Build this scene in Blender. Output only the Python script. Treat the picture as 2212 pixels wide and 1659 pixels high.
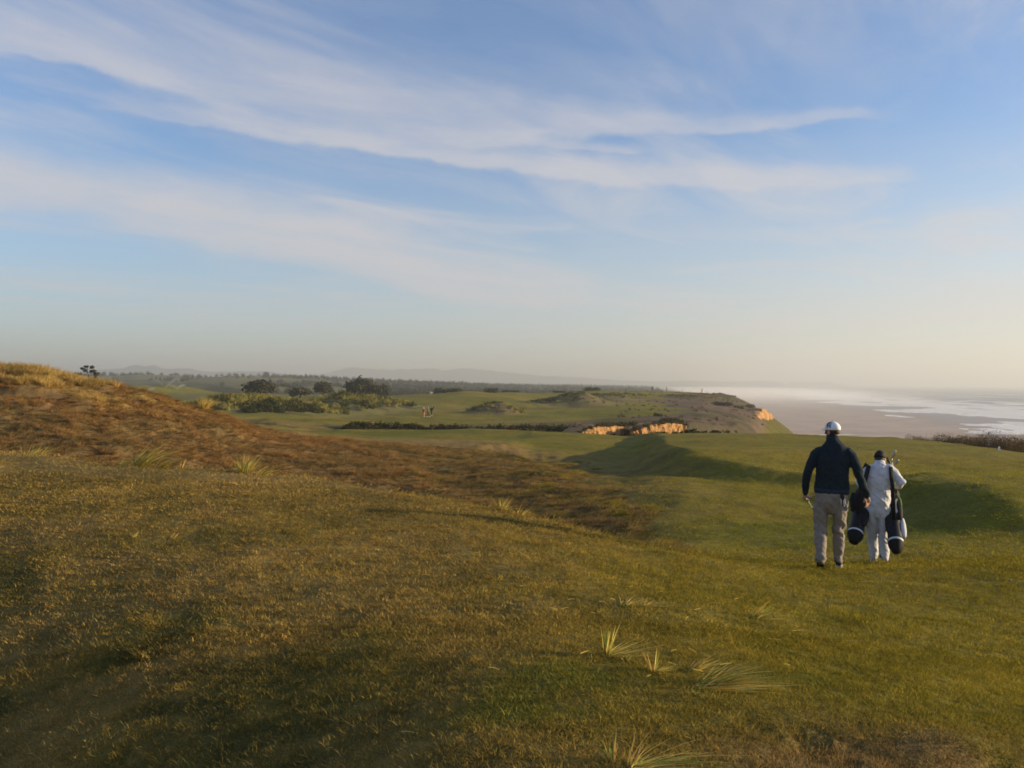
import bpy, bmesh, math, random
import numpy as np
from mathutils import Vector, Matrix

for o in list(bpy.data.objects):
    bpy.data.objects.remove(o)
SC = bpy.context.scene
COL = SC.collection
R = math.radians

# ------------------------------------------------------------------ camera
FPX, CX, CY = 1770.0, 1106.0, 829.5        # focal length and centre in units of a 2212 x 1659 frame
cam = bpy.data.cameras.new('camera')
cam.sensor_width = 36.0
cam.lens = 36.0 * FPX / 2212.0
cam.clip_start = 0.1
cam.clip_end = 60000.0
cam_o = bpy.data.objects.new('camera', cam)
COL.objects.link(cam_o)
EYE = 1.62
cam_o.location = (0, 0, EYE)
cam_o.rotation_euler = (R(90), 0, 0)
SC.camera = cam_o

# ------------------------------------------------------------------ light
SUN_AZ, SUN_EL = R(90.0), R(10.5)           # azimuth from +Y (view) towards +X (the sea)
sdir = Vector((math.sin(SUN_AZ) * math.cos(SUN_EL), math.cos(SUN_AZ) * math.cos(SUN_EL), math.sin(SUN_EL)))
sun = bpy.data.lights.new('sun', 'SUN')
sun.energy = 4.3
sun.color = (1.0, 0.78, 0.48)
sun.angle = R(0.6)
sun_o = bpy.data.objects.new('sun', sun)
COL.objects.link(sun_o)
sun_o.location = (40, 0, 30)
sun_o.rotation_euler = sdir.to_track_quat('Z', 'Y').to_euler()

SC.view_settings.view_transform = 'Standard'
SC.view_settings.look = 'None'
SC.view_settings.gamma = 1.0
SC.view_settings.exposure = 1.2
SC.view_settings.use_curve_mapping = False
SC.render.engine = 'CYCLES'
SC.cycles.use_denoising = True
SC.cycles.max_bounces = 6
SC.cycles.diffuse_bounces = 2
SC.cycles.glossy_bounces = 2
SC.cycles.transmission_bounces = 2
SC.cycles.transparent_max_bounces = 8
SC.cycles.volume_bounces = 1
SC.cycles.filter_width = 1.7


class NT:
    """small helper that writes shader-node maths"""
    def __init__(s, tree):
        s.t = tree
        s.n = tree.nodes
        s.l = tree.links

    def new(s, kind, **kw):
        n = s.n.new(kind)
        for k, v in kw.items():
            setattr(n, k, v)
        return n

    def put(s, sock, v):
        if v is None:
            return
        if hasattr(v, 'is_output'):
            s.l.new(v, sock)
        elif isinstance(v, (tuple, list)) and len(v) == 3 and sock.type == 'RGBA':
            sock.default_value = (*v, 1)
        else:
            sock.default_value = v

    def m(s, op, a, b=None, c=None, clamp=False):
        n = s.new('ShaderNodeMath', operation=op, use_clamp=clamp)
        s.put(n.inputs[0], a)
        s.put(n.inputs[1], b)
        s.put(n.inputs[2], c)
        return n.outputs[0]

    def ramp(s, v, lo, hi, a=0.0, b=1.0, smooth=True):
        n = s.new('ShaderNodeMapRange', interpolation_type='SMOOTHSTEP' if smooth else 'LINEAR')
        s.put(n.inputs[0], v)
        for i, q in enumerate((lo, hi, a, b)):
            s.put(n.inputs[1 + i], q)
        return n.outputs[0]

    def curve(s, v, pts):
        n = s.new('ShaderNodeFloatCurve')
        c = n.mapping.curves[0]
        while len(c.points) > 2:
            c.points.remove(c.points[1])
        c.points[0].location = pts[0]
        c.points[1].location = pts[-1]
        for p in pts[1:-1]:
            c.points.new(*p)
        n.mapping.use_clip = False
        n.mapping.update()
        s.put(n.inputs['Value'], v)
        return n.outputs[0]

    def xyz(s, x, y, z):
        n = s.new('ShaderNodeCombineXYZ')
        for i, q in enumerate((x, y, z)):
            s.put(n.inputs[i], q)
        return n.outputs[0]

    def noise(s, vec, scale, detail=4, rough=0.55, dist=0.0, dim='3D'):
        n = s.new('ShaderNodeTexNoise', noise_dimensions=dim)
        s.put(n.inputs['Vector'], vec)
        n.inputs['Scale'].default_value = scale
        n.inputs['Detail'].default_value = detail
        n.inputs['Roughness'].default_value = rough
        n.inputs['Distortion'].default_value = dist
        return n.outputs[0]

    def mix(s, f, a, b, mode='MIX'):
        n = s.new('ShaderNodeMix', data_type='RGBA', blend_type=mode)
        s.put(n.inputs[0], f)
        s.put(n.inputs[6], a)
        s.put(n.inputs[7], b)
        return n.outputs[2]


# ------------------------------------------------------------------ sky with cirrus
W = bpy.data.worlds.new('World')
SC.world = W
W.use_nodes = True
W.node_tree.nodes.clear()
g = NT(W.node_tree)
sky = g.new('ShaderNodeTexSky', sky_type='NISHITA')
sky.sun_disc = False
sky.sun_elevation = SUN_EL
sky.sun_rotation = SUN_AZ
sky.altitude = 30
sky.air_density = 1.0
sky.dust_density = 0.55
sky.ozone_density = 4.6
SKY_STRENGTH = 0.10
CLOUD = (2.85, 2.76, 2.86)

gen = g.new('ShaderNodeTexCoord').outputs['Generated']
sep = g.new('ShaderNodeSeparateXYZ')
g.l.new(gen, sep.inputs[0])
dx, dy, dz = sep.outputs
az = g.m('ARCTAN2', dx, dy)                                     # 0 ahead, + towards the sea
hor = g.m('SQRT', g.m('ADD', g.m('MULTIPLY', dx, dx), g.m('MULTIPLY', dy, dy)))
el = g.m('ARCTAN2', dz, hor)
AZ0, AZ1 = -0.75, 0.75
azn = g.m('DIVIDE', g.m('SUBTRACT', az, AZ0), AZ1 - AZ0, clamp=True)


def sky_azel(X, Y):
    a = math.atan((X - CX) / FPX)
    return a, math.atan((CY - Y) / FPX * math.cos(a))


ELS = 1.0                                                        # curve units: radians


def az_curve(pts, f):
    q = []
    for p in pts:
        a, e = sky_azel(p[0], p[1])
        q.append(((a - AZ0) / (AZ1 - AZ0), f(p, e)))
    q = [(0.0, q[0][1])] + q + [(1.0, q[-1][1])]
    return g.curve(azn, q)


def band(pts, power, seed, along, across, soft, thresh):
    """pts: (X, centre Y, half width up, half width down, density)"""
    c = az_curve(pts, lambda p, e: e)
    up = az_curve(pts, lambda p, e: p[2] / FPX)
    dn = az_curve(pts, lambda p, e: p[3] / FPX)
    de = az_curve(pts, lambda p, e: p[4])
    wob = g.noise(g.xyz(g.m('MULTIPLY', az, 2.2), g.m('MULTIPLY', el, 3.0), seed), 3.0, 6, 0.6)
    d = g.m('ADD', g.m('SUBTRACT', el, c), g.m('MULTIPLY', g.m('SUBTRACT', wob, 0.5), 0.045))
    t1 = g.m('DIVIDE', d, up)
    t2 = g.m('DIVIDE', g.m('MULTIPLY', d, -1.0), dn)
    prof = g.m('MULTIPLY', g.ramp(t1, 1.25, 0.05), g.ramp(t2, 1.08, 0.45))
    prof = g.m('POWER', prof, power)
    st = g.noise(g.xyz(g.m('MULTIPLY', az, along), g.m('MULTIPLY', d, across), seed + 3.7), 1.0, 9, 0.70, 0.45)
    st2 = g.noise(g.xyz(g.m('MULTIPLY', az, along * 2.3), g.m('MULTIPLY', d, across * 0.45), seed + 9.1), 1.0, 5, 0.6, 0.5)
    st = g.m('ADD', g.m('MULTIPLY', st, 0.6), g.m('MULTIPLY', st2, 0.4))
    k = g.ramp(g.m('ADD', st, g.m('MULTIPLY', g.m('SUBTRACT', prof, 1.0), 0.25)), thresh - soft, thresh + soft)
    return g.m('MULTIPLY', g.m('MULTIPLY', prof, de), g.m('ADD', g.m('MULTIPLY', k, 0.70), 0.30))


low = band([(-350, 290, 110, 100, .8), (0, 372, 100, 92, .9), (375, 448, 88, 82, .92), (550, 476, 92, 82, .95), (700, 502, 98, 90, .98), (850, 556, 85, 75, .98), (1106, 615, 70, 68, .95),
            (1240, 625, 66, 45, .8), (1330, 640, 46, 36, .5), (1700, 650, 45, 40, .4), (2212, 640, 55, 45, .35), (2500, 640, 55, 45, .35)], 0.8, 1.3, 3.0, 24.0, .20, .42)
edge = band([(-350, 150, 40, 20, .0), (100, 190, 36, 18, .0), (250, 222, 34, 20, .45), (500, 262, 40, 21, .75), (700, 300, 44, 23, .95), (1106, 350, 48, 24, .98),
             (1400, 375, 46, 28, .9), (1607, 385, 40, 30, .85), (1850, 375, 30, 24, .8), (1960, 378, 24, 16, .45), (2030, 376, 20, 14, .0), (2500, 360, 20, 14, 0.)], 0.9, 5.1, 4.0, 34.0, .22, .40)
edge2 = band([(-350, 40, 60, 22, .7), (0, 98, 60, 24, .75), (160, 128, 50, 24, .8), (300, 158, 40, 24, .75), (400, 182, 34, 22, .35), (520, 205, 30, 20, .0), (2500, 205, 30, 20, 0.)], 0.9, 6.6, 3.5, 30.0, .22, .40)
veil = band([(-350, -40, 90, 90, .4), (0, 40, 80, 60, .5), (400, 140, 95, 80, .62), (700, 215, 110, 80, .78), (1100, 252, 85, 55, .85), (1350, 262, 55, 32, .8),
             (1600, 264, 32, 18, .8), (1850, 255, 16, 14, .55), (1980, 250, 14, 14, .0), (2500, 250, 20, 20, .0)], 0.8, 8.4, 3.2, 26.0, .24, .43)
thin0 = band([(-350, 330, 25, 20, .0), (500, 320, 20, 20, .0), (900, 300, 30, 20, .3), (1150, 310, 26, 12, .8), (1360, 322, 20, 10, .6), (1450, 326, 14, 10, .0), (2500, 330, 26, 18, .0)],
             0.9, 2.7, 4.5, 40.0, .2, .44)
thin1 = band([(-350, 480, 25, 20, .0), (900, 500, 20, 20, .0), (1250, 475, 35, 25, .3), (1450, 488, 25, 20, .25), (1750, 504, 22, 16, .35), (1900, 508, 18, 10, .6), (2212, 520, 22, 10, .6), (2500, 520, 26, 18, .6)],
             0.9, 12.7, 4.5, 34.0, .2, .46)
thin2 = band([(-350, 600, 40, 40, .3), (0, 590, 30, 25, .25), (400, 600, 30, 30, .0), (1400, 592, 22, 16, .2), (1520, 584, 18, 10, .5), (1800, 586, 20, 12, .6), (2212, 596, 40, 24, .4), (2500, 560, 40, 30, .5)],
             0.9, 15.2, 4.0, 34.0, .2, .46)
thin3 = band([(-350, 690, 40, 40, .3), (700, 680, 40, 40, .2), (1400, 716, 30, 16, .4), (1600, 712, 24, 12, .6), (1800, 690, 40, 26, .6), (2212, 660, 60, 40, .7), (2500, 650, 60, 45, .75)],
             0.9, 19.9, 3.0, 30.0, .2, .44)
thin4 = band([(-350, 480, 25, 20, .0), (1700, 500, 18, 12, .0), (1830, 488, 14, 7, .6), (1900, 480, 12, 7, .6), (1960, 484, 10, 8, .1), (2010, 492, 24, 10, .5), (2150, 478, 26, 10, .4), (2250, 470, 10, 10, 0), (2500, 470, 26, 18, .0)],
             0.9, 22.7, 4.5, 34.0, .2, .46)
# thin high cirrus everywhere else, laid on a plane far overhead
zz = g.m('MAXIMUM', dz, 0.03)
pu = g.m('DIVIDE', dx, zz)
pv = g.m('DIVIDE', dy, zz)
gu = g.m('ADD', g.m('MULTIPLY', pu, 0.62), g.m('MULTIPLY', pv, 0.78))
gv = g.m('SUBTRACT', g.m('MULTIPLY', pv, 0.62), g.m('MULTIPLY', pu, 0.78))
wisp = g.noise(g.xyz(g.m('MULTIPLY', gu, 0.55), g.m('MULTIPLY', gv, 1.5), 4.2), 1.0, 8, 0.62, 0.7)
patch = g.noise(g.xyz(g.m('MULTIPLY', gu, 0.3), g.m('MULTIPLY', gv, 0.35), 7.7), 1.0, 3, 0.5)
wisp = g.m('MULTIPLY', g.ramp(wisp, .36, .78), g.ramp(patch, .34, .60))
wisp = g.m('MULTIPLY', wisp, 0.70)
tot = wisp
low = g.m('MULTIPLY', low, 1.22, clamp=True)
for b in (low, edge, edge2, veil, thin0, thin1, thin2, thin3, thin4):                # screen-combine the layers
    tot = g.m('SUBTRACT', 1.0, g.m('MULTIPLY', g.m('SUBTRACT', 1.0, tot), g.m('SUBTRACT', 1.0, g.m('MULTIPLY', b, 0.66))))
above = g.ramp(el, 0.0, 0.05)
tot = g.m('MULTIPLY', g.m('ADD', 0.05, g.m('MULTIPLY', tot, 0.95)), above)
lowveil = g.m('MULTIPLY', g.ramp(el, 0.30, 0.015, smooth=False), g.m('ADD', 0.30, g.m('MULTIPLY', azn, 0.42)))
lowveil = g.m('MULTIPLY', lowveil, g.ramp(el, -0.02, 0.0))
hazed = g.mix(lowveil, sky.outputs[0], (3.25, 3.12, 2.74))
mixed = g.mix(tot, hazed, CLOUD)
bg = g.new('ShaderNodeBackground')
g.l.new(mixed, bg.inputs[0])
bg.inputs[1].default_value = SKY_STRENGTH
wo = g.new('ShaderNodeOutputWorld')
g.l.new(bg.outputs[0], wo.inputs[0])
W.cycles.sampling_method = 'MANUAL'
W.cycles.sample_map_resolution = 512


# ------------------------------------------------------------------ generic helpers
def tag(o, label=None, cat=None, group=None, kind=None):
    if label: o['label'] = label
    if cat: o['category'] = cat
    if group: o['group'] = group
    if kind: o['kind'] = kind
    return o


def mesh_obj(name, verts, faces, mat=None, parent=None, smooth=True):
    me = bpy.data.meshes.new(name)
    me.from_pydata([tuple(v) for v in verts], [], [tuple(f) for f in faces])
    if mat: me.materials.append(mat)
    if smooth: me.shade_smooth()
    me.update()
    o = bpy.data.objects.new(name, me)
    COL.objects.link(o)
    if parent: o.parent = parent
    return o


def np_mesh(name, V, F, mat=None, parent=None, smooth=True, attrs=None, link=True):
    """V (n,3), F (m,3) or (m,4) arrays; attrs {name: (n,3) colours}"""
    me = bpy.data.meshes.new(name)
    V = np.asarray(V, np.float32)
    F = np.asarray(F, np.int32)
    me.vertices.add(len(V))
    me.vertices.foreach_set('co', V.ravel())
    k = F.shape[1]
    me.loops.add(F.size)
    me.loops.foreach_set('vertex_index', F.ravel())
    me.polygons.add(len(F))
    me.polygons.foreach_set('loop_start', np.arange(0, F.size, k, dtype=np.int32))
    me.update(calc_edges=True)
    if smooth: me.shade_smooth()
    for a, c in (attrs or {}).items():
        at = me.attributes.new(a, 'FLOAT_COLOR', 'POINT')
        c4 = np.ones((len(V), 4), np.float32)
        c4[:, :3] = c
        at.data.foreach_set('color', c4.ravel())
    if mat: me.materials.append(mat)
    o = bpy.data.objects.new(name, me)
    if link: COL.objects.link(o)
    if parent: o.parent = parent
    return o


def thing(name, loc, label, cat, group=None, rz=0.0):
    o = bpy.data.objects.new(name, None)
    o.empty_display_size = 0.2
    COL.objects.link(o)
    o.location = loc
    o.rotation_euler = (0, 0, rz)
    return tag(o, label, cat, group)


def new_mat(name):
    m = bpy.data.materials.new(name)
    m.use_nodes = True
    m.node_tree.nodes.clear()
    return m, NT(m.node_tree)


def simple_mat(name, col, rough=0.8, var=0.15, scale=20.0, bump=0.0, metal=0.0, spec=0.3, col2=None):
    m, t = new_mat(name)
    b = t.new('ShaderNodeBsdfPrincipled')
    tc = t.new('ShaderNodeTexCoord').outputs['Object']
    n = t.noise(tc, scale, 4)
    dark = tuple(c * (1 - var) for c in col)
    lite = col2 or tuple(min(1, c * (1 + var)) for c in col)
    t.put(b.inputs['Base Color'], t.mix(t.ramp(n, .3, .7), dark, lite))
    b.inputs['Roughness'].default_value = rough
    b.inputs['Metallic'].default_value = metal
    b.inputs['Specular IOR Level'].default_value = spec
    if bump:
        bp = t.new('ShaderNodeBump')
        bp.inputs['Strength'].default_value = bump
        bp.inputs['Distance'].default_value = 0.02
        t.put(bp.inputs['Height'], n)
        t.l.new(bp.outputs[0], b.inputs['Normal'])
    o = t.new('ShaderNodeOutputMaterial')
    t.l.new(b.outputs[0], o.inputs[0])
    return m


# ------------------------------------------------------------------ numpy noise
def _hash(ix, iy, seed):
    h = (ix.astype(np.int64) * 374761393 + iy.astype(np.int64) * 668265263 + seed * 982451653) & 0xFFFFFFFF
    h = ((h ^ (h >> 13)) * 1274126177) & 0xFFFFFFFF
    h = h ^ (h >> 16)
    return (h & 0xFFFFFF) / float(0xFFFFFF)


def vn(x, y, seed=0):
    x = np.asarray(x, float); y = np.asarray(y, float)
    ix = np.floor(x); iy = np.floor(y)
    fx = x - ix; fy = y - iy
    fx = fx * fx * fx * (fx * (fx * 6 - 15) + 10); fy = fy * fy * fy * (fy * (fy * 6 - 15) + 10)
    a = _hash(ix, iy, seed); b = _hash(ix + 1, iy, seed)
    c = _hash(ix, iy + 1, seed); d = _hash(ix + 1, iy + 1, seed)
    return (a + (b - a) * fx) * (1 - fy) + (c + (d - c) * fx) * fy


def fbm(x, y, seed=0, oct=4, gain=0.5):
    s = 0; a = 1.0; n = 0
    for i in range(oct):
        s = s + a * vn(x * 2 ** i + 17.3 * i, y * 2 ** i - 9.1 * i, seed + i)
        n += a
        a *= gain
    return s / n                                                 # 0..1


def sst(v, lo, hi):
    t = np.clip((v - lo) / (hi - lo), 0, 1)
    return t * t * (3 - 2 * t)


def pchip(xk, yk, x):
    """monotone cubic interpolation"""
    xk = np.asarray(xk, float); yk = np.asarray(yk, float)
    h = np.diff(xk); dl = np.diff(yk) / h
    m = np.zeros_like(yk)
    m[0] = dl[0]; m[-1] = dl[-1]
    s = dl[:-1] * dl[1:] > 0
    w1 = 2 * h[1:] + h[:-1]; w2 = h[1:] + 2 * h[:-1]
    with np.errstate(divide='ignore', invalid='ignore'):
        hm = (w1 + w2) / (w1 / dl[:-1] + w2 / dl[1:])
    m[1:-1] = np.where(s, hm, 0.0)
    i = np.clip(np.searchsorted(xk, x) - 1, 0, len(xk) - 2)
    t = np.clip((x - xk[i]) / h[i], 0, 1)
    t2 = t * t; t3 = t2 * t
    return (2 * t3 - 3 * t2 + 1) * yk[i] + (t3 - 2 * t2 + t) * h[i] * m[i] + (-2 * t3 + 3 * t2) * yk[i + 1] + (t3 - t2) * h[i] * m[i + 1]
# ------------------------------------------------------------------ terrain
SEA = EYE - 30.0
# rows of ground lines, near to far: (X direction, distance, v); v > 100 is the sight line it meets, else height from the eye
ROWS = [
 [(-300, .3, -1.70), (1106, .3, -1.62), (2500, .3, -1.68)],
 [(-300, 3.4, -2.40), (0, 3.4, -2.13), (700, 3.4, -1.78), (1106, 3.4, -1.62), (1600, 3.4, -1.62), (2212, 3.4, -1.74), (2500, 3.4, -1.85)],
 [(-300, 7, -2.16), (0, 7, -1.95), (570, 7, -1.735), (1106, 7, -1.72), (1500, 7, -1.86), (1800, 7, -2.02), (2212, 7, -2.16), (2500, 7, -2.25)],
 [(-300, 15, 950), (0, 14, 978), (300, 13, 1014), (560, 13, 1022), (800, 12, 1055), (1080, 11, 1105), (1400, 10.6, 1180), (1795, 10.3, 1228), (2212, 10, 1236), (2500, 10, 1236)],
 [(-300, 17, -1.7), (0, 16, -1.7), (300, 15, -1.95), (560, 15, -2.1), (800, 14.2, -2.3), (1080, 13, -2.4), (1400, 12.5, -2.50), (1795, 12, -2.6), (2212, 12, -2.55), (2500, 12, -2.6)],
 [(-300, 20, -2.5), (0, 20, -2.5), (560, 20, -3.1), (800, 19, -3.3), (1080, 18, -3.2), (1300, 17, -2.97), (1500, 16, -2.78), (1795, 15, -2.75), (2212, 14, -2.65), (2500, 14, -2.65)],
 [(-300, 28, 870), (0, 27, 890), (300, 27, 935), (570, 28, 985), (800, 29, 1003), (1106, 26, 1046), (1300, 22, 1072), (1500, 20, 1072), (1795, 19, -2.78), (2212, 18, -2.8), (2500, 18, -2.8)],
 [(-300, 36, 783), (0, 35, 798), (120, 34.5, 809), (200, 34, 827), (310, 34, 850), (420, 34.5, 882), (500, 35, 910), (570, 36, 936), (740, 38, 952), (900, 40, 960), (1106, 44, 967), (1160, 43, 983), (1250, 42, 988), (1330, 41, -3.8), (1400, 40, -3.72), (1500, 38, -3.66), (1620, 35, -3.5), (1795, 32, -3.45), (2212, 30, -3.45), (2500, 30, -3.45)],
 [(-300, 52, -1.6), (0, 50, -1.6), (200, 50, -2.2), (420, 50, -3.1), (570, 55, 932), (740, 55, 940), (900, 55, 944), (1106, 55, 948), (1250, 52, 957), (1400, 50, -3.85), (1500, 50, -3.78), (1715, 47, -3.70), (1950, 40, -3.65), (2212, 32, -3.62), (2500, 30, -3.62)],
 [(-300, 75, -4), (200, 75, -4), (420, 78, -4.2), (570, 78, 921), (690, 78, 930), (760, 79, 932), (900, 79, 934), (1106, 78, 938), (1250, 74, 942), (1400, 66, 943), (1500, 62, -4.28), (1620, 58, -4.08), (1715, 55, -3.92), (1950, 43, -3.68), (2212, 34, -3.72), (2500, 30, -3.7)],
 [(-300, 79, -4.1), (420, 82, -4.4), (570, 83, 917), (700, 82, 929), (760, 84, -5.6), (900, 84, -7.2), (1106, 83, -7.5), (1250, 79, -8), (1400, 71, -9), (1500, 68, -10), (1620, 64, -12), (1715, 61, -9), (1800, 57, -5.5), (1950, 50, -4.5), (2212, 41, -4.5), (2500, 38, -4.5)],
 [(-300, 83, -4.1), (420, 86, -4.5), (570, 87, 914), (700, 87.5, 925), (760, 88, -5.2), (900, 90, -6.8), (1106, 90, -7), (1250, 92, -7.2), (1400, 95, -7.5), (1500, 104, -9), (1620, 125, -14), (1715, 130, -24), (1800, 110, -29), (1950, 100, -32), (2212, 90, -32), (2500, 90, -32)],
 [(-300, 85, -4.1), (420, 89, -4.5), (570, 90, 912), (700, 90, 920), (760, 89.5, 921.5), (900, 92, 924.5), (1106, 92.5, 926), (1160, 92.5, 924), (1250, 94, 921), (1330, 96, 917), (1420, 99, 912), (1480, 107, 912), (1560, 128, 915), (1620, 145, 925), (1680, 150, -16), (1715, 165, -22), (1800, 160, -33), (1950, 130, -34), (2500, 120, -34)],
 [(-300, 135, -4.9), (420, 135, -4.9), (570, 130, 900), (740, 150, 902), (925, 157, 900.5), (1106, 150, 902), (1250, 135, 905), (1400, 140, 897), (1500, 150, 896), (1560, 165, 898), (1620, 190, 901), (1660, 215, 913), (1690, 225, 930), (1715, 230, 946), (1760, 230, -33), (1950, 300, -34), (2500, 300, -34)],
 [(-300, 190, -4.6), (420, 190, -4.9), (570, 190, 880), (740, 190, 874), (925, 190, 877), (1106, 190, 880), (1250, 195, 881), (1400, 195, 879), (1500, 205, 877), (1560, 215, 880), (1620, 235, 887), (1650, 248, 896), (1690, 254, 918), (1718, 255, 941), (1760, 258, -33), (1950, 350, -34), (2500, 350, -34)],
 [(-300, 250, -4.4), (420, 250, -4.4), (740, 240, 861), (830, 235, 858), (925, 240, 853), (1010, 245, 847), (1106, 250, 851), (1200, 255, 857), (1300, 258, 853), (1400, 264, 857), (1500, 270, 861), (1560, 276, 866), (1605, 284, 874), (1645, 285, 888), (1690, 283, 923), (1718, 283, 955), (1760, 300, -33), (1950, 420, -34), (2500, 420, -34)],
 [(-300, 330, -4.2), (420, 330, -4.2), (740, 330, -4.8), (830, 300, -5.5), (925, 300, -4.6), (1010, 300, -3.7), (1106, 310, 850), (1200, 318, 847), (1280, 324, 844.5), (1360, 326, 845), (1440, 326, 846), (1520, 326, 849), (1570, 322, 856), (1600, 316, 864), (1650, 312, 893), (1700, 316, 945), (1740, 340, -33), (1950, 500, -34), (2500, 500, -34)],
 [(-300, 420, -4.5), (420, 420, -4.5), (740, 420, -6.5), (925, 400, -8), (1106, 400, -8), (1250, 400, -8.5), (1400, 390, -9.5), (1520, 385, -14), (1580, 385, -21), (1650, 400, -28), (1740, 430, -33), (1950, 560, -34), (2500, 560, -34)],
 [(-300, 700, -2.5), (330, 700, -2.6), (740, 700, -4), (1106, 700, -9), (1300, 700, -11), (1480, 700, -14), (1570, 700, -23), (1640, 700, -31), (1760, 700, -34), (2500, 700, -34)],
 [(-300, 1100, 11), (200, 1100, 11), (330, 1100, 11), (450, 1100, 9), (600, 1100, 8), (740, 1100, 4), (900, 1100, 0), (1106, 1100, -5), (1300, 1100, -9), (1450, 1100, -14), (1560, 1100, -28), (1620, 1100, -33), (1760, 1100, -34), (2500, 1100, -34)],
 [(-300, 2000, 6), (600, 2000, 6), (900, 2000, -1), (1106, 2000, -5), (1300, 2000, -8), (1440, 2000, -14), (1510, 2000, -26), (1560, 2000, -33), (2500, 2000, -34)],
 [(-300, 4000, -6), (900, 4000, -8), (1300, 4000, -10), (1440, 4000, -14), (1490, 4000, -28), (1530, 4000, -33), (2500, 4000, -34)],
 [(-300, 12000, -22), (1300, 12000, -22), (1440, 12000, -22), (1490, 12000, -30), (1520, 12000, -33), (2500, 12000, -34)],
 [(-300, 20000, -30), (2500, 20000, -36)],
]
TH_MAX = math.atan((2500 - CX) / FPX)
TH_MIN = math.atan((-300 - CX) / FPX)


def row_tables(X):
    D = []; Hh = []
    for row in ROWS:
        xs = [p[0] for p in row]
        ds = [p[1] for p in row]
        hs = [(-(p[2] - CY) * p[1] / FPX if p[2] > 100 else p[2]) for p in row]
        if len(row) == 2:
            D.append(np.interp(X, xs, ds)); Hh.append(np.interp(X, xs, hs))
        else:
            D.append(pchip(xs, ds, X)); Hh.append(pchip(xs, hs, X))
    return np.array(D), np.array(Hh)


EDGE = [(30, 66), (12, 64), (9.6, 60), (8.5, 50), (7.2, 42), (6.3, 36), (5.95, 31.5), (6.2, 28.3), (6.9, 25.8), (7.7, 23.8), (8.7, 23.0), (9.7, 23.6),
        (10.5, 23.8), (10.5, 22.3), (9.6, 20.3), (9.35, 18.6), (9.35, 17.3), (8.6, 15), (8.1, 12), (8.6, 9), (11, 5), (30, -10)]


def catmull(P, n=6):
    P = np.array(P, float); out = []
    for i in range(len(P) - 1):
        p0 = P[max(i - 1, 0)]; p1 = P[i]; p2 = P[i + 1]; p3 = P[min(i + 2, len(P) - 1)]
        for k in range(n):
            t = k / n
            out.append(0.5 * ((2 * p1) + (-p0 + p2) * t + (2 * p0 - 5 * p1 + 4 * p2 - p3) * t * t + (-p0 + 3 * p1 - 3 * p2 + p3) * t ** 3))
    out.append(P[-1])
    return np.array(out)


EDGE_S = catmull(EDGE)


def edge_sd(x, y):
    """signed distance to the foot of the tee plateau, + on the plateau"""
    best = np.full(x.shape, 1e9); 
    inside = np.zeros(x.shape, bool)
    A = EDGE_S[:-1]; B = EDGE_S[1:]
    for a, b in zip(A, B):
        ab = b - a
        t = np.clip(((x - a[0]) * ab[0] + (y - a[1]) * ab[1]) / (ab @ ab), 0, 1)
        best = np.minimum(best, (x - a[0] - t * ab[0]) ** 2 + (y - a[1] - t * ab[1]) ** 2)
    poly = np.vstack([EDGE_S, [[400, -10], [400, 66]]])
    for a, b in zip(poly, np.roll(poly, -1, 0)):
        c = ((a[1] > y) != (b[1] > y))
        if abs(b[1] - a[1]) > 1e-9:
            inside ^= c & (x < (b[0] - a[0]) * (y - a[1]) / (b[1] - a[1]) + a[0])
    d = np.sqrt(best)
    return np.where(inside, d, -d)


def gb(x, y, X, d, rx, ry, amp, left=None):
    """a rounded bump whose centre lies in direction X at distance d; its left flank may be of another width"""
    cx = (X - CX) / FPX * d
    r = np.where(x < cx, left or rx, rx)
    return amp * np.exp(-(np.abs((x - cx) / r) ** 2 + np.abs((y - d) / ry) ** 2))


MOUNDS = [  # X, d, rx, ry, amp
    (1040, 169, 3.0, 4, .6), (1082, 167, 3.2, 4.5, 2.1, 5.0), (1170, 205, 4.0, 4, .4), (1215, 206, 5.0, 4, .3), (1252, 208, 6.5, 7, 3.2, 7.5), (1300, 235, 7, 8, 1.1), (1330, 240, 7, 8, .6),
    (1490, 273, 8, 5, 1.4, 6), (1370, 255, 8, 6, 1.0), (1530, 285, 9, 6, .8), (1560, 300, 8, 6, 1.0),
    (470, 142, 7, 6, 1.6), (530, 145, 6, 5, .9), (590, 147, 8, 6, 1.2), (650, 153, 8, 7, 1.3), (720, 165, 9, 8, 1.9), (775, 172, 8, 8, 2.1), (815, 182, 8, 6, 1.2),
    (215, 230, 16, 10, 2.4), (280, 330, 18, 14, 4.0), (360, 360, 16, 14, 4.2), (450, 420, 25, 16, 4.0), (130, 260, 22, 12, 3.0), (560, 480, 35, 20, 4.5), (660, 560, 35, 20, 4.5),
    (330, 700, 60, 40, 5), (480, 800, 60, 40, 6), (620, 850, 60, 40, 6), (2060, 15.5, 1.3, .8, .12),
]


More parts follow.
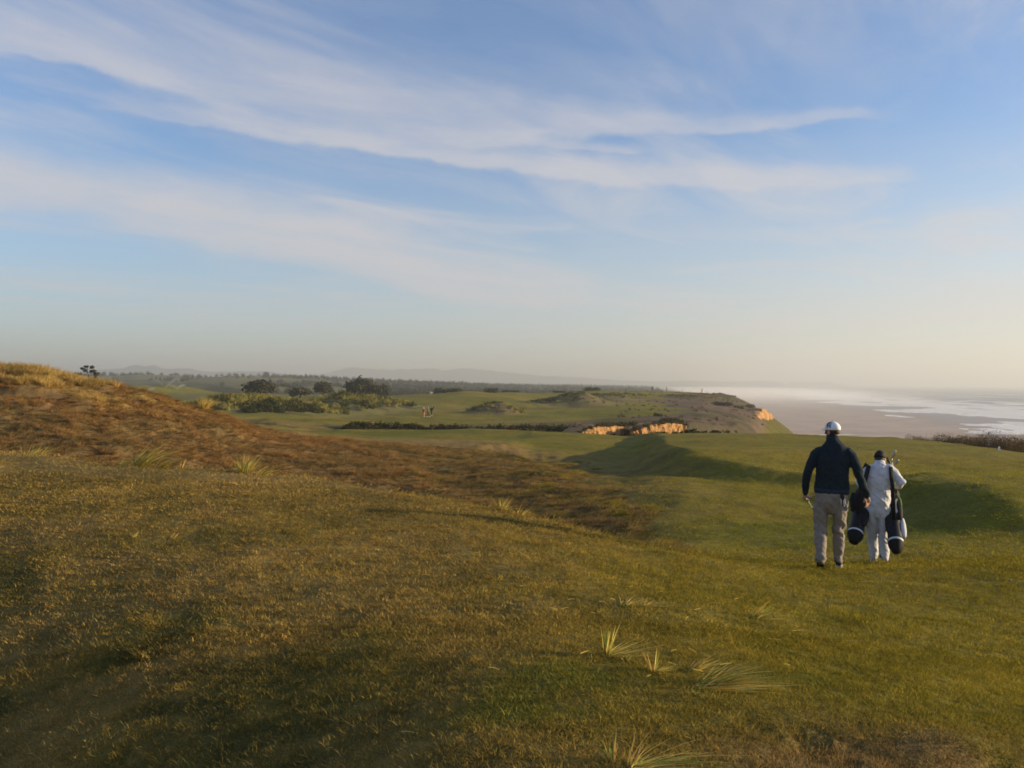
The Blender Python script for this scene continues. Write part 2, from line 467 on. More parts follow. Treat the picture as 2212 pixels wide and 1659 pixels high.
def relief(x, y, s, X, d):
    """everything that is added to the smooth ground lines"""
    z = np.zeros_like(x)
    sd = edge_sd(x, y)
    dE = np.interp(X, [1250, 1400, 1500, 1620, 1715, 1950, 2212, 2500], [74, 66, 62, 58, 55, 43, 34, 30])
    sdn = sd + (fbm(x / 2.2, y / 2.2, 31, 3) - .5) * 1.1
    z += (.34 + .56 * sst(y, 24, 33) - .40 * sst(y, 40, 54) + .28 * sst(x, 8.2, 9.6) * (1 - sst(y, 21, 26))) * sst(y, 12, 17) * sst(sdn, -1.3, .9) * (1 - sst(d, dE - 0.5, dE + 1.5)) * (1 - sst(d, 55, 72))
    for m in MOUNDS:
        z += gb(x, y, *m)
    # small relief, growing with distance as the turf roughens
    z += (fbm(x / .5, y / .5, 3, 3) - .5) * .035
    z += (fbm(x / 1.9, y / 1.9, 7, 3) - .5) * .10 * sst(d, 2, 7)
    fair = (fbm(x / 16, y / 11, 12, 3) - .5) * 1.0 * sst(d, 38, 75) * (1 - sst(d, 300, 420))
    z += fair * (1 + .3 * sst(X, 1430, 1560))
    z += (fbm(x / 6, y / 5, 14, 3) - .5) * .5 * sst(d, 16, 40) * (1 - sst(d, 300, 420)) * (1 - .65 * sst(s, 7.4, 7.9) * (1 - sst(s, 11.2, 11.8))) * (1 + sst(X, 1420, 1560) * (1.2 * sst(s, 10.6, 11.4) - .7 * (1 - sst(s, 10.6, 11.4))))
    # dune face: hummocks
    dune = sst(s, 4.2, 5.2) * (1 - sst(s, 7.1, 7.6)) * (1 - sst(X, 560, 900))
    z += dune * (fbm(x / 1.1, y / 1.1, 21, 4) - .5) * .42
    hol = sst(s, 4.0, 5.0) * (1 - sst(s, 6.9, 7.2)) * (1 - sst(X, 1200, 1500))
    z += hol * (fbm(x / .8, y / .8, 23, 3) - .5) * .22
    # far dunes and woodland floor
    z += (fbm(x / 60, y / 45, 41, 4) - .5) * 9 * sst(d, 420, 900) * (1 - sst(X, 1400, 1500)) * np.where(X < 1000, 1.0, .6)
    # little sand scrape at the camera's right
    z -= .17 * np.exp(-(((x - 2.28) / .30) ** 2 + ((y - 3.50) / .22) ** 2))
    z += .05 * np.exp(-(((x - 2.1) / .25) ** 2 + ((y - 3.9) / .16) ** 2))
    z -= .05 * np.exp(-(((x - 1.45) / .30) ** 2 + ((y - 3.75) / .20) ** 2)) * fbm(x / .08, y / .08, 8, 2) * 2
    return z, sd


def build_grid():
    th = np.concatenate([np.linspace(-math.pi, R(-42), 50)[:-1], np.linspace(R(-42), R(-35), 40)[:-1],
                         np.linspace(R(-35), R(35), 680), np.linspace(R(35), R(42), 40)[1:], np.linspace(R(42), math.pi, 50)[1:]])
    r = np.concatenate([np.geomspace(.3, 2.8, 24)[:-1], np.geomspace(2.8, 62, 400)[:-1], np.geomspace(62, 112, 150)[:-1], np.geomspace(112, 420, 170)[:-1], np.geomspace(420, 20000, 110)])
    thc = np.clip(th, TH_MIN + .001, TH_MAX - .001)
    Xc = CX + FPX * np.tan(thc)
    D, Hh = row_tables(Xc)
    ks = np.arange(len(ROWS), dtype=float)
    nth, nr = len(th), len(r)
    Z = np.zeros((nth, nr)); S = np.zeros((nth, nr)); DD = np.zeros((nth, nr))
    for i in range(nth):
        d = r * math.cos(thc[i])
        Z[i] = pchip(D[:, i], Hh[:, i], d)
        S[i] = np.interp(d, D[:, i], ks)
        DD[i] = d
    Xg = np.repeat(Xc[:, None], nr, 1)
    x = np.sin(th)[:, None] * r[None]; y = np.cos(th)[:, None] * r[None]
    add, sd = relief(x, y, S, Xg, DD)
    Z = Z + add + EYE
    return th, r, x, y, Z, S, Xg, DD, sd


TH, RR, GX, GY, GZ, GS, GXX, GD, GSD = build_grid()


def _bil(G, x, y):
    x = np.asarray(x, float); y = np.asarray(y, float)
    t = np.arctan2(x, y); r = np.hypot(x, y)
    i = np.clip(np.searchsorted(TH, t) - 1, 0, len(TH) - 2)
    j = np.clip(np.searchsorted(RR, r) - 1, 0, len(RR) - 2)
    u = np.clip((t - TH[i]) / (TH[i + 1] - TH[i]), 0, 1); v = np.clip((r - RR[j]) / (RR[j + 1] - RR[j]), 0, 1)
    return (G[i, j] * (1 - u) + G[i + 1, j] * u) * (1 - v) + (G[i, j + 1] * (1 - u) + G[i + 1, j + 1] * u) * v


def zg(x, y):
    return _bil(GZ, x, y)


def meet(X, Y, dmin=1.0, dmax=3000):
    """where the sight line (X, Y) of the measured frame first meets the ground"""
    d = np.geomspace(dmin, dmax, 4000)
    x = (X - CX) / FPX * d
    z = zg(x, d)
    line = EYE - (Y - CY) / FPX * d
    k = np.argmax(z >= line)
    return x[k], d[k], z[k]


def at(X, d):
    """ground point in direction X at distance d"""
    x = (X - CX) / FPX * d
    return float(x), float(d), float(zg(x, d))


# ------------------------------------------------------------------ ground colours
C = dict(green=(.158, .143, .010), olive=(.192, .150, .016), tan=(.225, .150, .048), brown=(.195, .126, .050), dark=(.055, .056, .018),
         rust=(.23, .128, .045), straw=(.40, .28, .085), heath=(.132, .084, .060), wood=(.040, .046, .026), gully=(.050, .042, .028),
         sand=(.36, .20, .095), lush=(.088, .100, .014), duneg=(.15, .14, .05))
C = {k: np.array(v) for k, v in C.items()}


def lerp(a, b, t):
    return a + (b - a) * t[..., None]


def ground_colour(x, y, s, X, d, sd):
    n1 = fbm(x / 1.3, y / 1.0, 51, 4); n2 = fbm(x / 4.5, y / 3.0, 53, 4); n3 = fbm(x / .35, y / .35, 55, 3); n4 = fbm(x / 14, y / 9, 57, 3)
    base = np.broadcast_to(np.array((.205, .146, .027)), x.shape + (3,)).copy()
    # foreground mound: olive, tan and dark green patches; browner to the left
    left = 1 - sst(X, 300, 1700)
    base = lerp(base, C['tan'], np.clip(sst(n1 * .6 + n2 * .4, .44, .64) * .65 * (.45 + .55 * left) + .06 * left, 0, 1))
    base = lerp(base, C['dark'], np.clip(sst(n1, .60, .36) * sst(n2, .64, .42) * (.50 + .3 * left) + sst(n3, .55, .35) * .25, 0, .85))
    base = lerp(base, C['green'], sst(X + (n2 - .5) * 700, 1050, 1950) * .55)
    base = lerp(base, C['tan'], np.exp(-((s - 3.0) / .55) ** 2) * (1 - sst(X, 700, 1500)) * .55)
    for (px, py, rx, ry, a) in ((.30, 4.55, .42, .30, .9), (.12, 4.05, .45, .16, .7), (1.55, 4.75, .35, .14, .8), (.05, 4.2, .25, .3, .5), (-.9, 5.6, .3, .2, .4)):
        q = np.exp(-(((x - px) / rx) ** 2 + ((y - py) / ry) ** 2))
        base = lerp(base, C['lush'], np.clip(q * a * sst(n1 + n3 * .5, .45, .95) * 1.1, 0, .7))
    deep = (1 - sst(d, 3.2, 9.5)) * (1 - sst(X, 150, 1500))  # dark green patches plus near-left corner shading painted into the colour
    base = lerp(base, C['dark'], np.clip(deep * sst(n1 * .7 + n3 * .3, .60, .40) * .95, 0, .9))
    q = np.exp(-(((x - 1.65) / .75) ** 2 + ((y - 3.55) / .38) ** 2)) + np.exp(-(((x - 2.5) / .5) ** 2 + ((y - 3.4) / .5) ** 2))
    base = lerp(base, C['brown'] * .9, np.clip(q * sst(n1 + n3 * .6, .5, .95) * 1.4, 0, .85))
    # swale and plateau: mown green
    mid = sst(s, 3.25, 4.6) * sst(X, 1350, 1700)
    g2 = lerp(np.broadcast_to(C['green'], x.shape + (3,)), C['olive'], sst(n2, .40, .62) * .8)
    g2 = lerp(g2, C['tan'], sst(n1, .55, .75) * .22)
    g2 = lerp(g2, C['lush'], sst(n2, .50, .34) * .45)
    base = lerp(base, g2, mid)
    base = lerp(base, lerp(g2, C['olive'] * 1.12, np.full(x.shape, .55)), sst(sd, -.2, 1.2) * (1 - sst(s, 8.8, 9.3)))
    fair = sst(s + (n2 - .5) * .15, 7.05, 7.4) * (1 - sst(s, 9.0, 9.4))
    base = lerp(base, g2, fair * (X < 1420))
    # brown hollow and dune
    bx = np.interp(s, [3.1, 3.6, 4.2, 5, 6, 6.6, 7, 7.12, 7.4], [1480, 1490, 1480, 1420, 1290, 1200, 1150, 1090, 560])
    br = sst(s, 3.12, 3.6) * sst(bx + (n1 - .5) * 260 + (n2 - .5) * 130 - X, -60, 70) * (1 - sst(s + (n1 - .5) * .12, 7.15, 7.45) * sst(X, 480, 600))
    br = br * (1 - sst(s, 7.9, 8.4))
    bc = lerp(np.broadcast_to(C['brown'], x.shape + (3,)), C['rust'], sst(n2, .42, .60) * (1 - sst(X, 500, 1050)) * .8)
    bc = lerp(bc, C['dark'], sst(n1 * .7 + n3 * .3, .52, .36) * (.35 + .45 * sst(X, 700, 1250)))
    bc = lerp(bc, C['olive'], sst(n3 * .6 + n1 * .4, .52, .66) * sst(X, 650, 1250) * .75)
    bc = lerp(bc, C['straw'], sst(n1, .56, .72) * (1 - sst(X, 250, 620)) * sst(s, 5.6, 6.9) * .65)
    base = lerp(base, bc, np.clip(br, 0, 1))
    global GBR
    GBR = br
    rim = np.exp(-((s - 7.22) / .16) ** 2) * sst(X, 560, 700) * (1 - sst(X, 1050, 1180))
    base = lerp(base, C['tan'] * 1.1, rim * .7)
    # gully
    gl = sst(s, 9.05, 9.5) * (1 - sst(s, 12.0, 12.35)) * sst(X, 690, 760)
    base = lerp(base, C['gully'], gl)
    # far links land
    far = sst(s, 12.0, 12.3)
    fc = lerp(np.broadcast_to(C['green'], x.shape + (3,)), C['olive'] * 1.1, sst(n4, .40, .62) * .8)
    fc = lerp(fc, C['tan'], sst(n4 * .5 + n2 * .5, .52, .68) * .25)
    hx = np.interp(s, [12, 12.6, 13, 14, 15, 15.4, 15.6, 17], [1330, 1380, 1430, 1475, 1400, 1390, 1515, 1530])
    he = sst(X + (n4 - .5) * 160 - hx, -25, 40)
    he = np.maximum(he, (1 - sst(s, 12.15, 12.7)) * sst(X, 1000, 1250) * .8)
    hc = lerp(np.broadcast_to(C['heath'], x.shape + (3,)), C['dark'] * 1.2, sst(n2 * .5 + n4 * .5, .50, .40) * .75)
    hc = lerp(hc, C['duneg'], sst(n2, .58, .72) * .15)
    hc = lerp(hc, C['green'] * .55, sst(X, 1640, 1665))
    fc = lerp(fc, hc, he)
    for m in MOUNDS[:7]:
        cx = (m[0] - CX) / FPX * m[1]
        q = np.exp(-(((x - cx) / (m[2] * 1.15)) ** 2 + ((y - m[1]) / (m[3] * 1.2)) ** 2))
        fc = lerp(fc, lerp(np.broadcast_to(C['duneg'], x.shape + (3,)), C['heath'], sst(n1, .4, .6)), np.clip(q * 2.2, 0, 1))
    for m in MOUNDS[11:18]:
        cx = (m[0] - CX) / FPX * m[1]
        q = np.exp(-(((x - cx) / (m[2] * 1.1)) ** 2 + ((y - m[1]) / (m[3] * 1.1)) ** 2))
        fc = lerp(fc, lerp(np.broadcast_to(C['duneg'], x.shape + (3,)), C['wood'] * 1.3, sst(n2, .55, .42)), np.clip(q * 2.6, 0, 1))
    lf = (1 - sst(X, 400, 470)) * sst(s, 8, 9)
    lc = lerp(np.broadcast_to(C['duneg'], x.shape + (3,)), C['green'], sst(n4, .45, .6))
    fc = lerp(fc, lc, lf)
    base = lerp(base, fc, np.maximum(far, lf * (s > 8.5)))
    # beyond: woods, pale dunes
    n5 = fbm(x / 90, y / 70, 61, 4)
    wd = sst(s, 16.2, 16.8)
    wc = lerp(np.broadcast_to(C['wood'], x.shape + (3,)), C['duneg'], sst(n5, .50, .62) * (1 - sst(X, 700, 1000)) * (.9 * (1 - sst(s, 19.3, 20))))
    base = lerp(base, wc, wd * sst(X, 0, 600) + wd * (1 - sst(X, 0, 600)))
    # bluffs above the beach
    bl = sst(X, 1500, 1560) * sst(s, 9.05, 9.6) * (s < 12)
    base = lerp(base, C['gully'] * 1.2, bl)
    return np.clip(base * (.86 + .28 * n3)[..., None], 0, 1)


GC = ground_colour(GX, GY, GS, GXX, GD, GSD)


def ground_material():
    m, t = new_mat('turf')
    at_ = t.new('ShaderNodeAttribute', attribute_name='col')
    geo = t.new('ShaderNodeNewGeometry').outputs['Position']
    n_f = t.noise(geo, 55.0, 3, .6)
    n_m = t.noise(geo, 9.0, 5, .65)
    n_l = t.noise(geo, 1.6, 5, .6)
    n_x = t.noise(geo, .25, 4, .6)
    k = t.m('ADD', t.m('MULTIPLY', t.ramp(n_f, .25, .75), .5), t.m('MULTIPLY', t.ramp(n_m, .28, .72), .55))
    k = t.m('ADD', k, t.m('MULTIPLY', t.ramp(n_l, .3, .7), .35))
    k = t.m('ADD', t.m('MULTIPLY', k, .75), .42)
    col = t.mix(1.0, at_.outputs['Color'], t.xyz(k, k, k), 'MULTIPLY')
    col = t.mix(t.m('MULTIPLY', t.ramp(n_x, .42, .6), .22), col, (.13, .095, .03))
    b = t.new('ShaderNodeBsdfPrincipled')
    t.put(b.inputs['Base Color'], col)
    b.inputs['Roughness'].default_value = .95
    b.inputs['Specular IOR Level'].default_value = .1
    bp = t.new('ShaderNodeBump')
    bp.inputs['Strength'].default_value = .8
    bp.inputs['Distance'].default_value = .05
    t.put(bp.inputs['Height'], t.m('ADD', t.m('ADD', t.m('MULTIPLY', n_f, .25), t.m('MULTIPLY', n_m, 1.0)), t.m('MULTIPLY', n_l, 1.6)))
    t.l.new(bp.outputs[0], b.inputs['Normal'])
    o = t.new('ShaderNodeOutputMaterial')
    t.l.new(b.outputs[0], o.inputs[0])
    return m


M_TURF = ground_material()
nth, nr = GX.shape
idx = np.arange(nth * nr).reshape(nth, nr)
F = np.stack([idx[:-1, :-1], idx[:-1, 1:], idx[1:, 1:], idx[1:, :-1]], -1).reshape(-1, 4)
V = np.stack([GX, GY, GZ], -1).reshape(-1, 3)
cidx = len(V)
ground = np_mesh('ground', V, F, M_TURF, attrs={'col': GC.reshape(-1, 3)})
tag(ground, kind='structure')

# ------------------------------------------------------------------ beach and sea
def shore_v(x, y):
    return x - (250 + .21 * y)


def beach_mat():
    m, t = new_mat('wet_sand')
    geo = t.new('ShaderNodeNewGeometry').outputs['Position']
    sp = t.new('ShaderNodeSeparateXYZ'); t.l.new(geo, sp.inputs[0])
    v = t.m('SUBTRACT', sp.outputs[0], t.m('ADD', t.m('MULTIPLY', sp.outputs[1], .21), 250.0))
    n = t.noise(t.xyz(t.m('MULTIPLY', v, .02), t.m('MULTIPLY', sp.outputs[1], .006), 0.0), 1.0, 5, .6)
    n2 = t.noise(geo, .05, 5, .6)
    wet = t.ramp(t.m('ADD', v, t.m('MULTIPLY', t.m('SUBTRACT', n, .5), 160.0)), -90, 0)
    col = t.mix(t.ramp(n2, .3, .7), (.30, .215, .165), (.40, .29, .22))
    col = t.mix(wet, col, (.22, .165, .13))
    b = t.new('ShaderNodeBsdfPrincipled')
    t.put(b.inputs['Base Color'], col)
    t.put(b.inputs['Roughness'], t.m('SUBTRACT', .9, t.m('MULTIPLY', wet, .45)))
    o = t.new('ShaderNodeOutputMaterial'); t.l.new(b.outputs[0], o.inputs[0])
    return m


def sea_mat():
    m, t = new_mat('sea_water')
    geo = t.new('ShaderNodeNewGeometry').outputs['Position']
    sp = t.new('ShaderNodeSeparateXYZ'); t.l.new(geo, sp.inputs[0])
    v = t.m('SUBTRACT', sp.outputs[0], t.m('ADD', t.m('MULTIPLY', sp.outputs[1], .21), 250.0))
    sl = t.xyz(t.m('MULTIPLY', v, .030), t.m('MULTIPLY', sp.outputs[1], .0055), 0.0)
    surf = t.noise(sl, 1.0, 6, .62, .4)
    sl2 = t.xyz(t.m('MULTIPLY', v, .020), t.m('MULTIPLY', sp.outputs[1], .0020), 3.0)
    lines = t.noise(sl2, 1.0, 4, .55, .3)
    inner = t.ramp(v, 330, 40)
    outer = t.ramp(v, 720, 250)
    f1 = t.m('MULTIPLY', t.ramp(t.m('ADD', surf, t.m('MULTIPLY', inner, .26)), .50, .70), outer)
    f2 = t.m('MULTIPLY', t.ramp(lines, .555, .60), t.ramp(v, 950, 500))
    edge_f = t.ramp(v, 45, 5)
    foam = t.m('MAXIMUM', t.m('MAXIMUM', f1, t.m('MULTIPLY', f2, .8)), t.m('MULTIPLY', edge_f, .8), clamp=True)
    wav = t.noise(t.xyz(t.m('MULTIPLY', v, .16), t.m('MULTIPLY', sp.outputs[1], .05), 0.0), 1.0, 5, .6)
    wv2 = t.noise(t.xyz(t.m('MULTIPLY', v, .028), t.m('MULTIPLY', sp.outputs[1], .008), 7.0), 1.0, 3, .5)
    b = t.new('ShaderNodeBsdfPrincipled')
    t.put(b.inputs['Base Color'], t.mix(foam, (.045, .065, .085), (.72, .70, .66)))
    t.put(b.inputs['Roughness'], t.m('ADD', .42, t.m('MULTIPLY', foam, .5)))
    b.inputs['IOR'].default_value = 1.33
    bp = t.new('ShaderNodeBump'); bp.inputs['Strength'].default_value = .9; bp.inputs['Distance'].default_value = 2.6
    t.put(bp.inputs['Height'], t.m('ADD', wav, t.m('MULTIPLY', wv2, 1.5)))
    t.l.new(bp.outputs[0], b.inputs['Normal'])
    o = t.new('ShaderNodeOutputMaterial'); t.l.new(b.outputs[0], o.inputs[0])
    return m


vv = np.concatenate([np.linspace(-700, -260, 40)[:-1], np.linspace(-260, 130, 240)])
yy = np.concatenate([np.linspace(-400, 60, 20)[:-1], np.geomspace(60, 12000, 300)])
bx_, by_ = np.meshgrid(vv, yy, indexing='ij')
bX = bx_ + 250 + .21 * by_
bz = SEA - .0055 * bx_ + (fbm(bx_ / 70, by_ / 150, 71, 4) - .5) * 1.15 + (fbm(bx_ / 18, by_ / 60, 73, 3) - .5) * .35
bz += .9 * sst(-bx_, 120, 260)
for (va, ya, rx, ry, dep) in ((-150, 486, 20, 6, 1.5), (-166, 474, 9, 16, 1.4), (-130, 478, 24, 4, 1.3), (25, 560, 40, 60, .8), (-20, 500, 40, 8, 1.2)):
    bz -= dep * np.exp(-(((bx_ - va) / rx) ** 2 + ((by_ - ya) / ry) ** 2))
ib = np.arange(bX.size).reshape(bX.shape)
Fb = np.stack([ib[:-1, :-1], ib[1:, :-1], ib[1:, 1:], ib[:-1, 1:]], -1).reshape(-1, 4)
tag(np_mesh('beach', np.stack([bX, by_, bz], -1).reshape(-1, 3), Fb, beach_mat()), kind='structure')
ry_ = [-3000, 0, 500, 2000, 6000, 14000, 26000]
rx_ = [40, 600, 2500, 8000, 20000]
Vs = [(x + .21 * max(y, 0) * .7, y, SEA) for y in ry_ for x in rx_]
Fs = [(j * 5 + i, j * 5 + i + 1, j * 5 + i + 6, j * 5 + i + 5) for j in range(6) for i in range(4)]
tag(mesh_obj('sea', Vs, Fs, sea_mat()), kind='structure')

# ------------------------------------------------------------------ far hills
M_HILL = simple_mat('hill_forest', (.05, .055, .045), .95, .3, .004)


def hills(prof, d0, seed):
    Xs = np.linspace(prof[0][0], prof[-1][0], 260)
    top = pchip([p[0] for p in prof], [p[1] for p in prof], Xs)
    V = []; rows = 9
    for j in range(rows):
        f = j / (rows - 1)
        d = d0 * (1 + .10 * f) if f <= .5 else d0 * (1 + .10 * f)
        shape = math.sin(math.pi * f)
        for X, tp in zip(Xs, top):
            x = (X - CX) / FPX * d
            hh = (CY - tp) / FPX * d * (1 + .0)
            nn = (fbm(X / 26.0, f * 3.0, seed, 4) - .5) * .22 * max(hh, 0)
            V.append((x, d, EYE - 34 + shape * (hh + 34 + float(nn))))
    n = len(Xs)
    F = [(j * n + i, j * n + i + 1, (j + 1) * n + i + 1, (j + 1) * n + i) for j in range(rows - 1) for i in range(n - 1)]
    return tag(np_mesh('far_hill', np.array(V), np.array(F), M_HILL), kind='structure')


hills([(-700, 800), (-300, 796), (100, 812), (200, 800), (260, 795), (300, 789), (330, 789), (360, 797), (400, 795), (440, 801), (500, 803), (560, 802), (620, 808), (700, 812), (760, 829), (800, 840)], 4300, 81)
hills([(560, 835), (640, 818), (700, 808), (730, 800), (765, 793), (800, 796), (840, 799), (900, 797), (960, 799), (1010, 796), (1060, 800), (1130, 808), (1220, 814), (1320, 820), (1440, 826), (1520, 834)], 5600, 83)
hills([(1380, 842), (1420, 824), (1500, 823), (1560, 824), (1640, 823.5), (1690, 826), (1697, 832)], 6200, 85)
hills([(1690, 836), (1705, 826.5), (1712, 823.5), (1730, 825.5), (1762, 825), (1785, 823.5), (1800, 827.5), (1830, 832)], 7200, 86)

# ------------------------------------------------------------------ haze
def haze_box(name, lo, hi, density, colour, aniso):
    m, t = new_mat(name + '_air')
    v = t.new('ShaderNodeVolumePrincipled')
    v.inputs['Color'].default_value = (*colour, 1)
    v.inputs['Density'].default_value = density
    v.inputs['Anisotropy'].default_value = aniso
    o = t.new('ShaderNodeOutputMaterial'); t.l.new(v.outputs[0], o.inputs['Volume'])
    bm = bmesh.new(); bmesh.ops.create_cube(bm, size=1)
    me = bpy.data.meshes.new(name)
    for q in bm.verts:
        q.co = Vector(((lo[i] + hi[i]) / 2 + q.co[i] * (hi[i] - lo[i]) for i in range(3)))
    bm.to_mesh(me); bm.free(); me.materials.append(m)
    ob = bpy.data.objects.new(name, me); COL.objects.link(ob)
    tag(ob, kind='stuff')
    return ob


def mist_bank():
    m, t = new_mat('mist_air')
    v = t.new('ShaderNodeVolumePrincipled')
    v.inputs['Color'].default_value = (.97, .97, .97, 1)
    tc = t.new('ShaderNodeTexCoord').outputs['Object']
    ln = t.new('ShaderNodeVectorMath', operation='LENGTH'); t.l.new(tc, ln.inputs[0])
    t.put(v.inputs['Density'], t.m('MULTIPLY', t.ramp(ln.outputs['Value'], 1.0, .25), .0022))
    v.inputs['Anisotropy'].default_value = .3
    o = t.new('ShaderNodeOutputMaterial'); t.l.new(v.outputs[0], o.inputs['Volume'])
    bm = bmesh.new(); bmesh.ops.create_icosphere(bm, subdivisions=4, radius=1)
    for q in bm.verts:
        q.co.x *= 1.02; q.co.y *= 1.02; q.co.z *= 1.02
    me = bpy.data.meshes.new('sea_mist'); bm.to_mesh(me); bm.free(); me.materials.append(m); me.shade_smooth()
    o = bpy.data.objects.new('sea_mist', me); COL.objects.link(o); tag(o, kind='stuff')
    o.location = (580, 2400, SEA + 6); o.scale = (500, 1900, 19); o.rotation_euler = (0, 0, -.22)


mist_bank()
HAZE = 0.00038
if HAZE:
    haze_box('haze', (-22000, -22000, -60), (23000, 28000, 150), HAZE, (.655, .68, .68), .3)
# ------------------------------------------------------------------ vegetation
RNG = np.random.default_rng(11)


def plant_mat(name, tint_from='INSTANCER', trans=.35, rough=.7):
    """colour comes from the plant's own tint, varied leaf by leaf (bv)"""
    m, t = new_mat(name)
    if tint_from == 'INSTANCER':
        c = t.new('ShaderNodeAttribute', attribute_name='tint', attribute_type='INSTANCER').outputs['Color']
    else:
        c = t.new('ShaderNodeAttribute', attribute_name='tint').outputs['Color']
    bv = t.new('ShaderNodeAttribute', attribute_name='bv').outputs['Color']
    col = t.mix(1.0, c, bv, 'MULTIPLY')
    d = t.new('ShaderNodeBsdfDiffuse'); t.put(d.inputs[0], col)
    tr = t.new('ShaderNodeBsdfTranslucent'); t.put(tr.inputs[0], col)
    mx = t.new('ShaderNodeMixShader'); mx.inputs[0].default_value = trans
    t.l.new(d.outputs[0], mx.inputs[1]); t.l.new(tr.outputs[0], mx.inputs[2])
    o = t.new('ShaderNodeOutputMaterial'); t.l.new(mx.outputs[0], o.inputs[0])
    return m


M_BLADE_I = plant_mat('grass_blades')
M_LEAF_I = plant_mat('scrub_leaves', trans=.2)
M_BLADE = plant_mat('marram_blades', 'GEOMETRY', .4)
M_LEAF = plant_mat('leaves', 'GEOMETRY', .2)
M_BARK = simple_mat('bark', (.05, .04, .03), .9, .3, 6)


def blades(n, rad, hmin, hmax, wid, rng, lean=(0, 0), leanv=.35, curve=.5, seg=2, spread=1.0):
    curve0 = curve
    curve = curve * rng.uniform(.35, 1.6, n)
    """n curved tapering blades rooted inside a disc; returns V, F, bv"""
    a = rng.uniform(0, 2 * np.pi, n); r = rad * np.sqrt(rng.uniform(0, 1, n))
    bx = r * np.cos(a); by = r * np.sin(a)
    h = rng.uniform(hmin, hmax, n)
    dx = np.cos(a) * leanv * spread * (r / max(rad, 1e-6)) + rng.normal(0, leanv * .6, n) + lean[0]
    dy = np.sin(a) * leanv * spread * (r / max(rad, 1e-6)) + rng.normal(0, leanv * .6, n) + lean[1]
    f = rng.uniform(0, np.pi, n); wx = np.cos(f); wy = np.sin(f)
    V = []; F = []
    lv = np.linspace(0, 1, seg + 1)
    nv = 2 * seg + 1
    P = np.zeros((n, nv, 3))
    for k, s in enumerate(lv):
        q = s + curve * s * s
        cz = h * (s - .35 * curve * s * s * np.minimum(1.5, np.hypot(dx, dy)))
        cx = bx + dx * h * q; cy = by + dy * h * q
        w = wid * (1 - s) ** .7 * .5
        if k < seg:
            P[:, 2 * k] = np.stack([cx - wx * w, cy - wy * w, cz], -1)
            P[:, 2 * k + 1] = np.stack([cx + wx * w, cy + wy * w, cz], -1)
        else:
            P[:, 2 * k] = np.stack([cx, cy, cz], -1)
    tri = []
    for k in range(seg - 1):
        tri += [(2 * k, 2 * k + 1, 2 * k + 3), (2 * k, 2 * k + 3, 2 * k + 2)]
    tri += [(2 * seg - 2, 2 * seg - 1, 2 * seg)]
    T = np.array(tri)[None] + (np.arange(n) * nv)[:, None, None]
    g = rng.uniform(.68, 1.32, n); hue = rng.normal(0, .07, n)
    bv = np.repeat(np.stack([g * (1 + hue), g, g * (1 - hue * .6)], -1)[:, None], nv, 1)
    return P.reshape(-1, 3), T.reshape(-1, 3), bv.reshape(-1, 3)


def leaf_cloud(lobes, n, size, rng, inner=.55):
    """leaf-sized quads through the volume of several rounded lobes [(cx,cy,cz,rx,ry,rz)]"""
    L = np.array(lobes, float)
    w = (L[:, 3] * L[:, 4] * L[:, 5]) ** (2 / 3); w /= w.sum()
    k = rng.choice(len(L), n, p=w)
    u = rng.normal(size=(n, 3)); u /= np.linalg.norm(u, axis=1)[:, None]
    r = rng.uniform(inner, 1.06, n) ** .7
    lump = 1 + .22 * np.sin(u[:, 0] * 5 + k) * np.sin(u[:, 1] * 6 + 2 * k) + .15 * np.sin(u[:, 2] * 9 + k)
    c = L[k, :3] + u * L[k, 3:] * (r * lump)[:, None]
    nrm = u + rng.normal(0, .55, (n, 3)); nrm /= np.linalg.norm(nrm, axis=1)[:, None]
    t = np.cross(nrm, rng.normal(size=(n, 3))); t /= np.linalg.norm(t, axis=1)[:, None] + 1e-9
    b = np.cross(nrm, t)
    s = size * rng.uniform(.5, 1.3, n)[:, None]
    P = np.stack([c - t * s * .5 - b * s * .25, c + t * s * .5 - b * s * .3, c + t * s * .35 + b * s * .4, c - t * s * .4 + b * s * .3], 1)
    F = (np.arange(n) * 4)[:, None] + np.array([0, 1, 2, 3])[None]
    g = rng.uniform(.6, 1.4, n); hue = rng.normal(0, .12, n)
    bv = np.repeat(np.stack([g * (1 + hue), g, g * (1 - hue)], -1)[:, None], 4, 1)
    return P.reshape(-1, 3), F, bv.reshape(-1, 3)


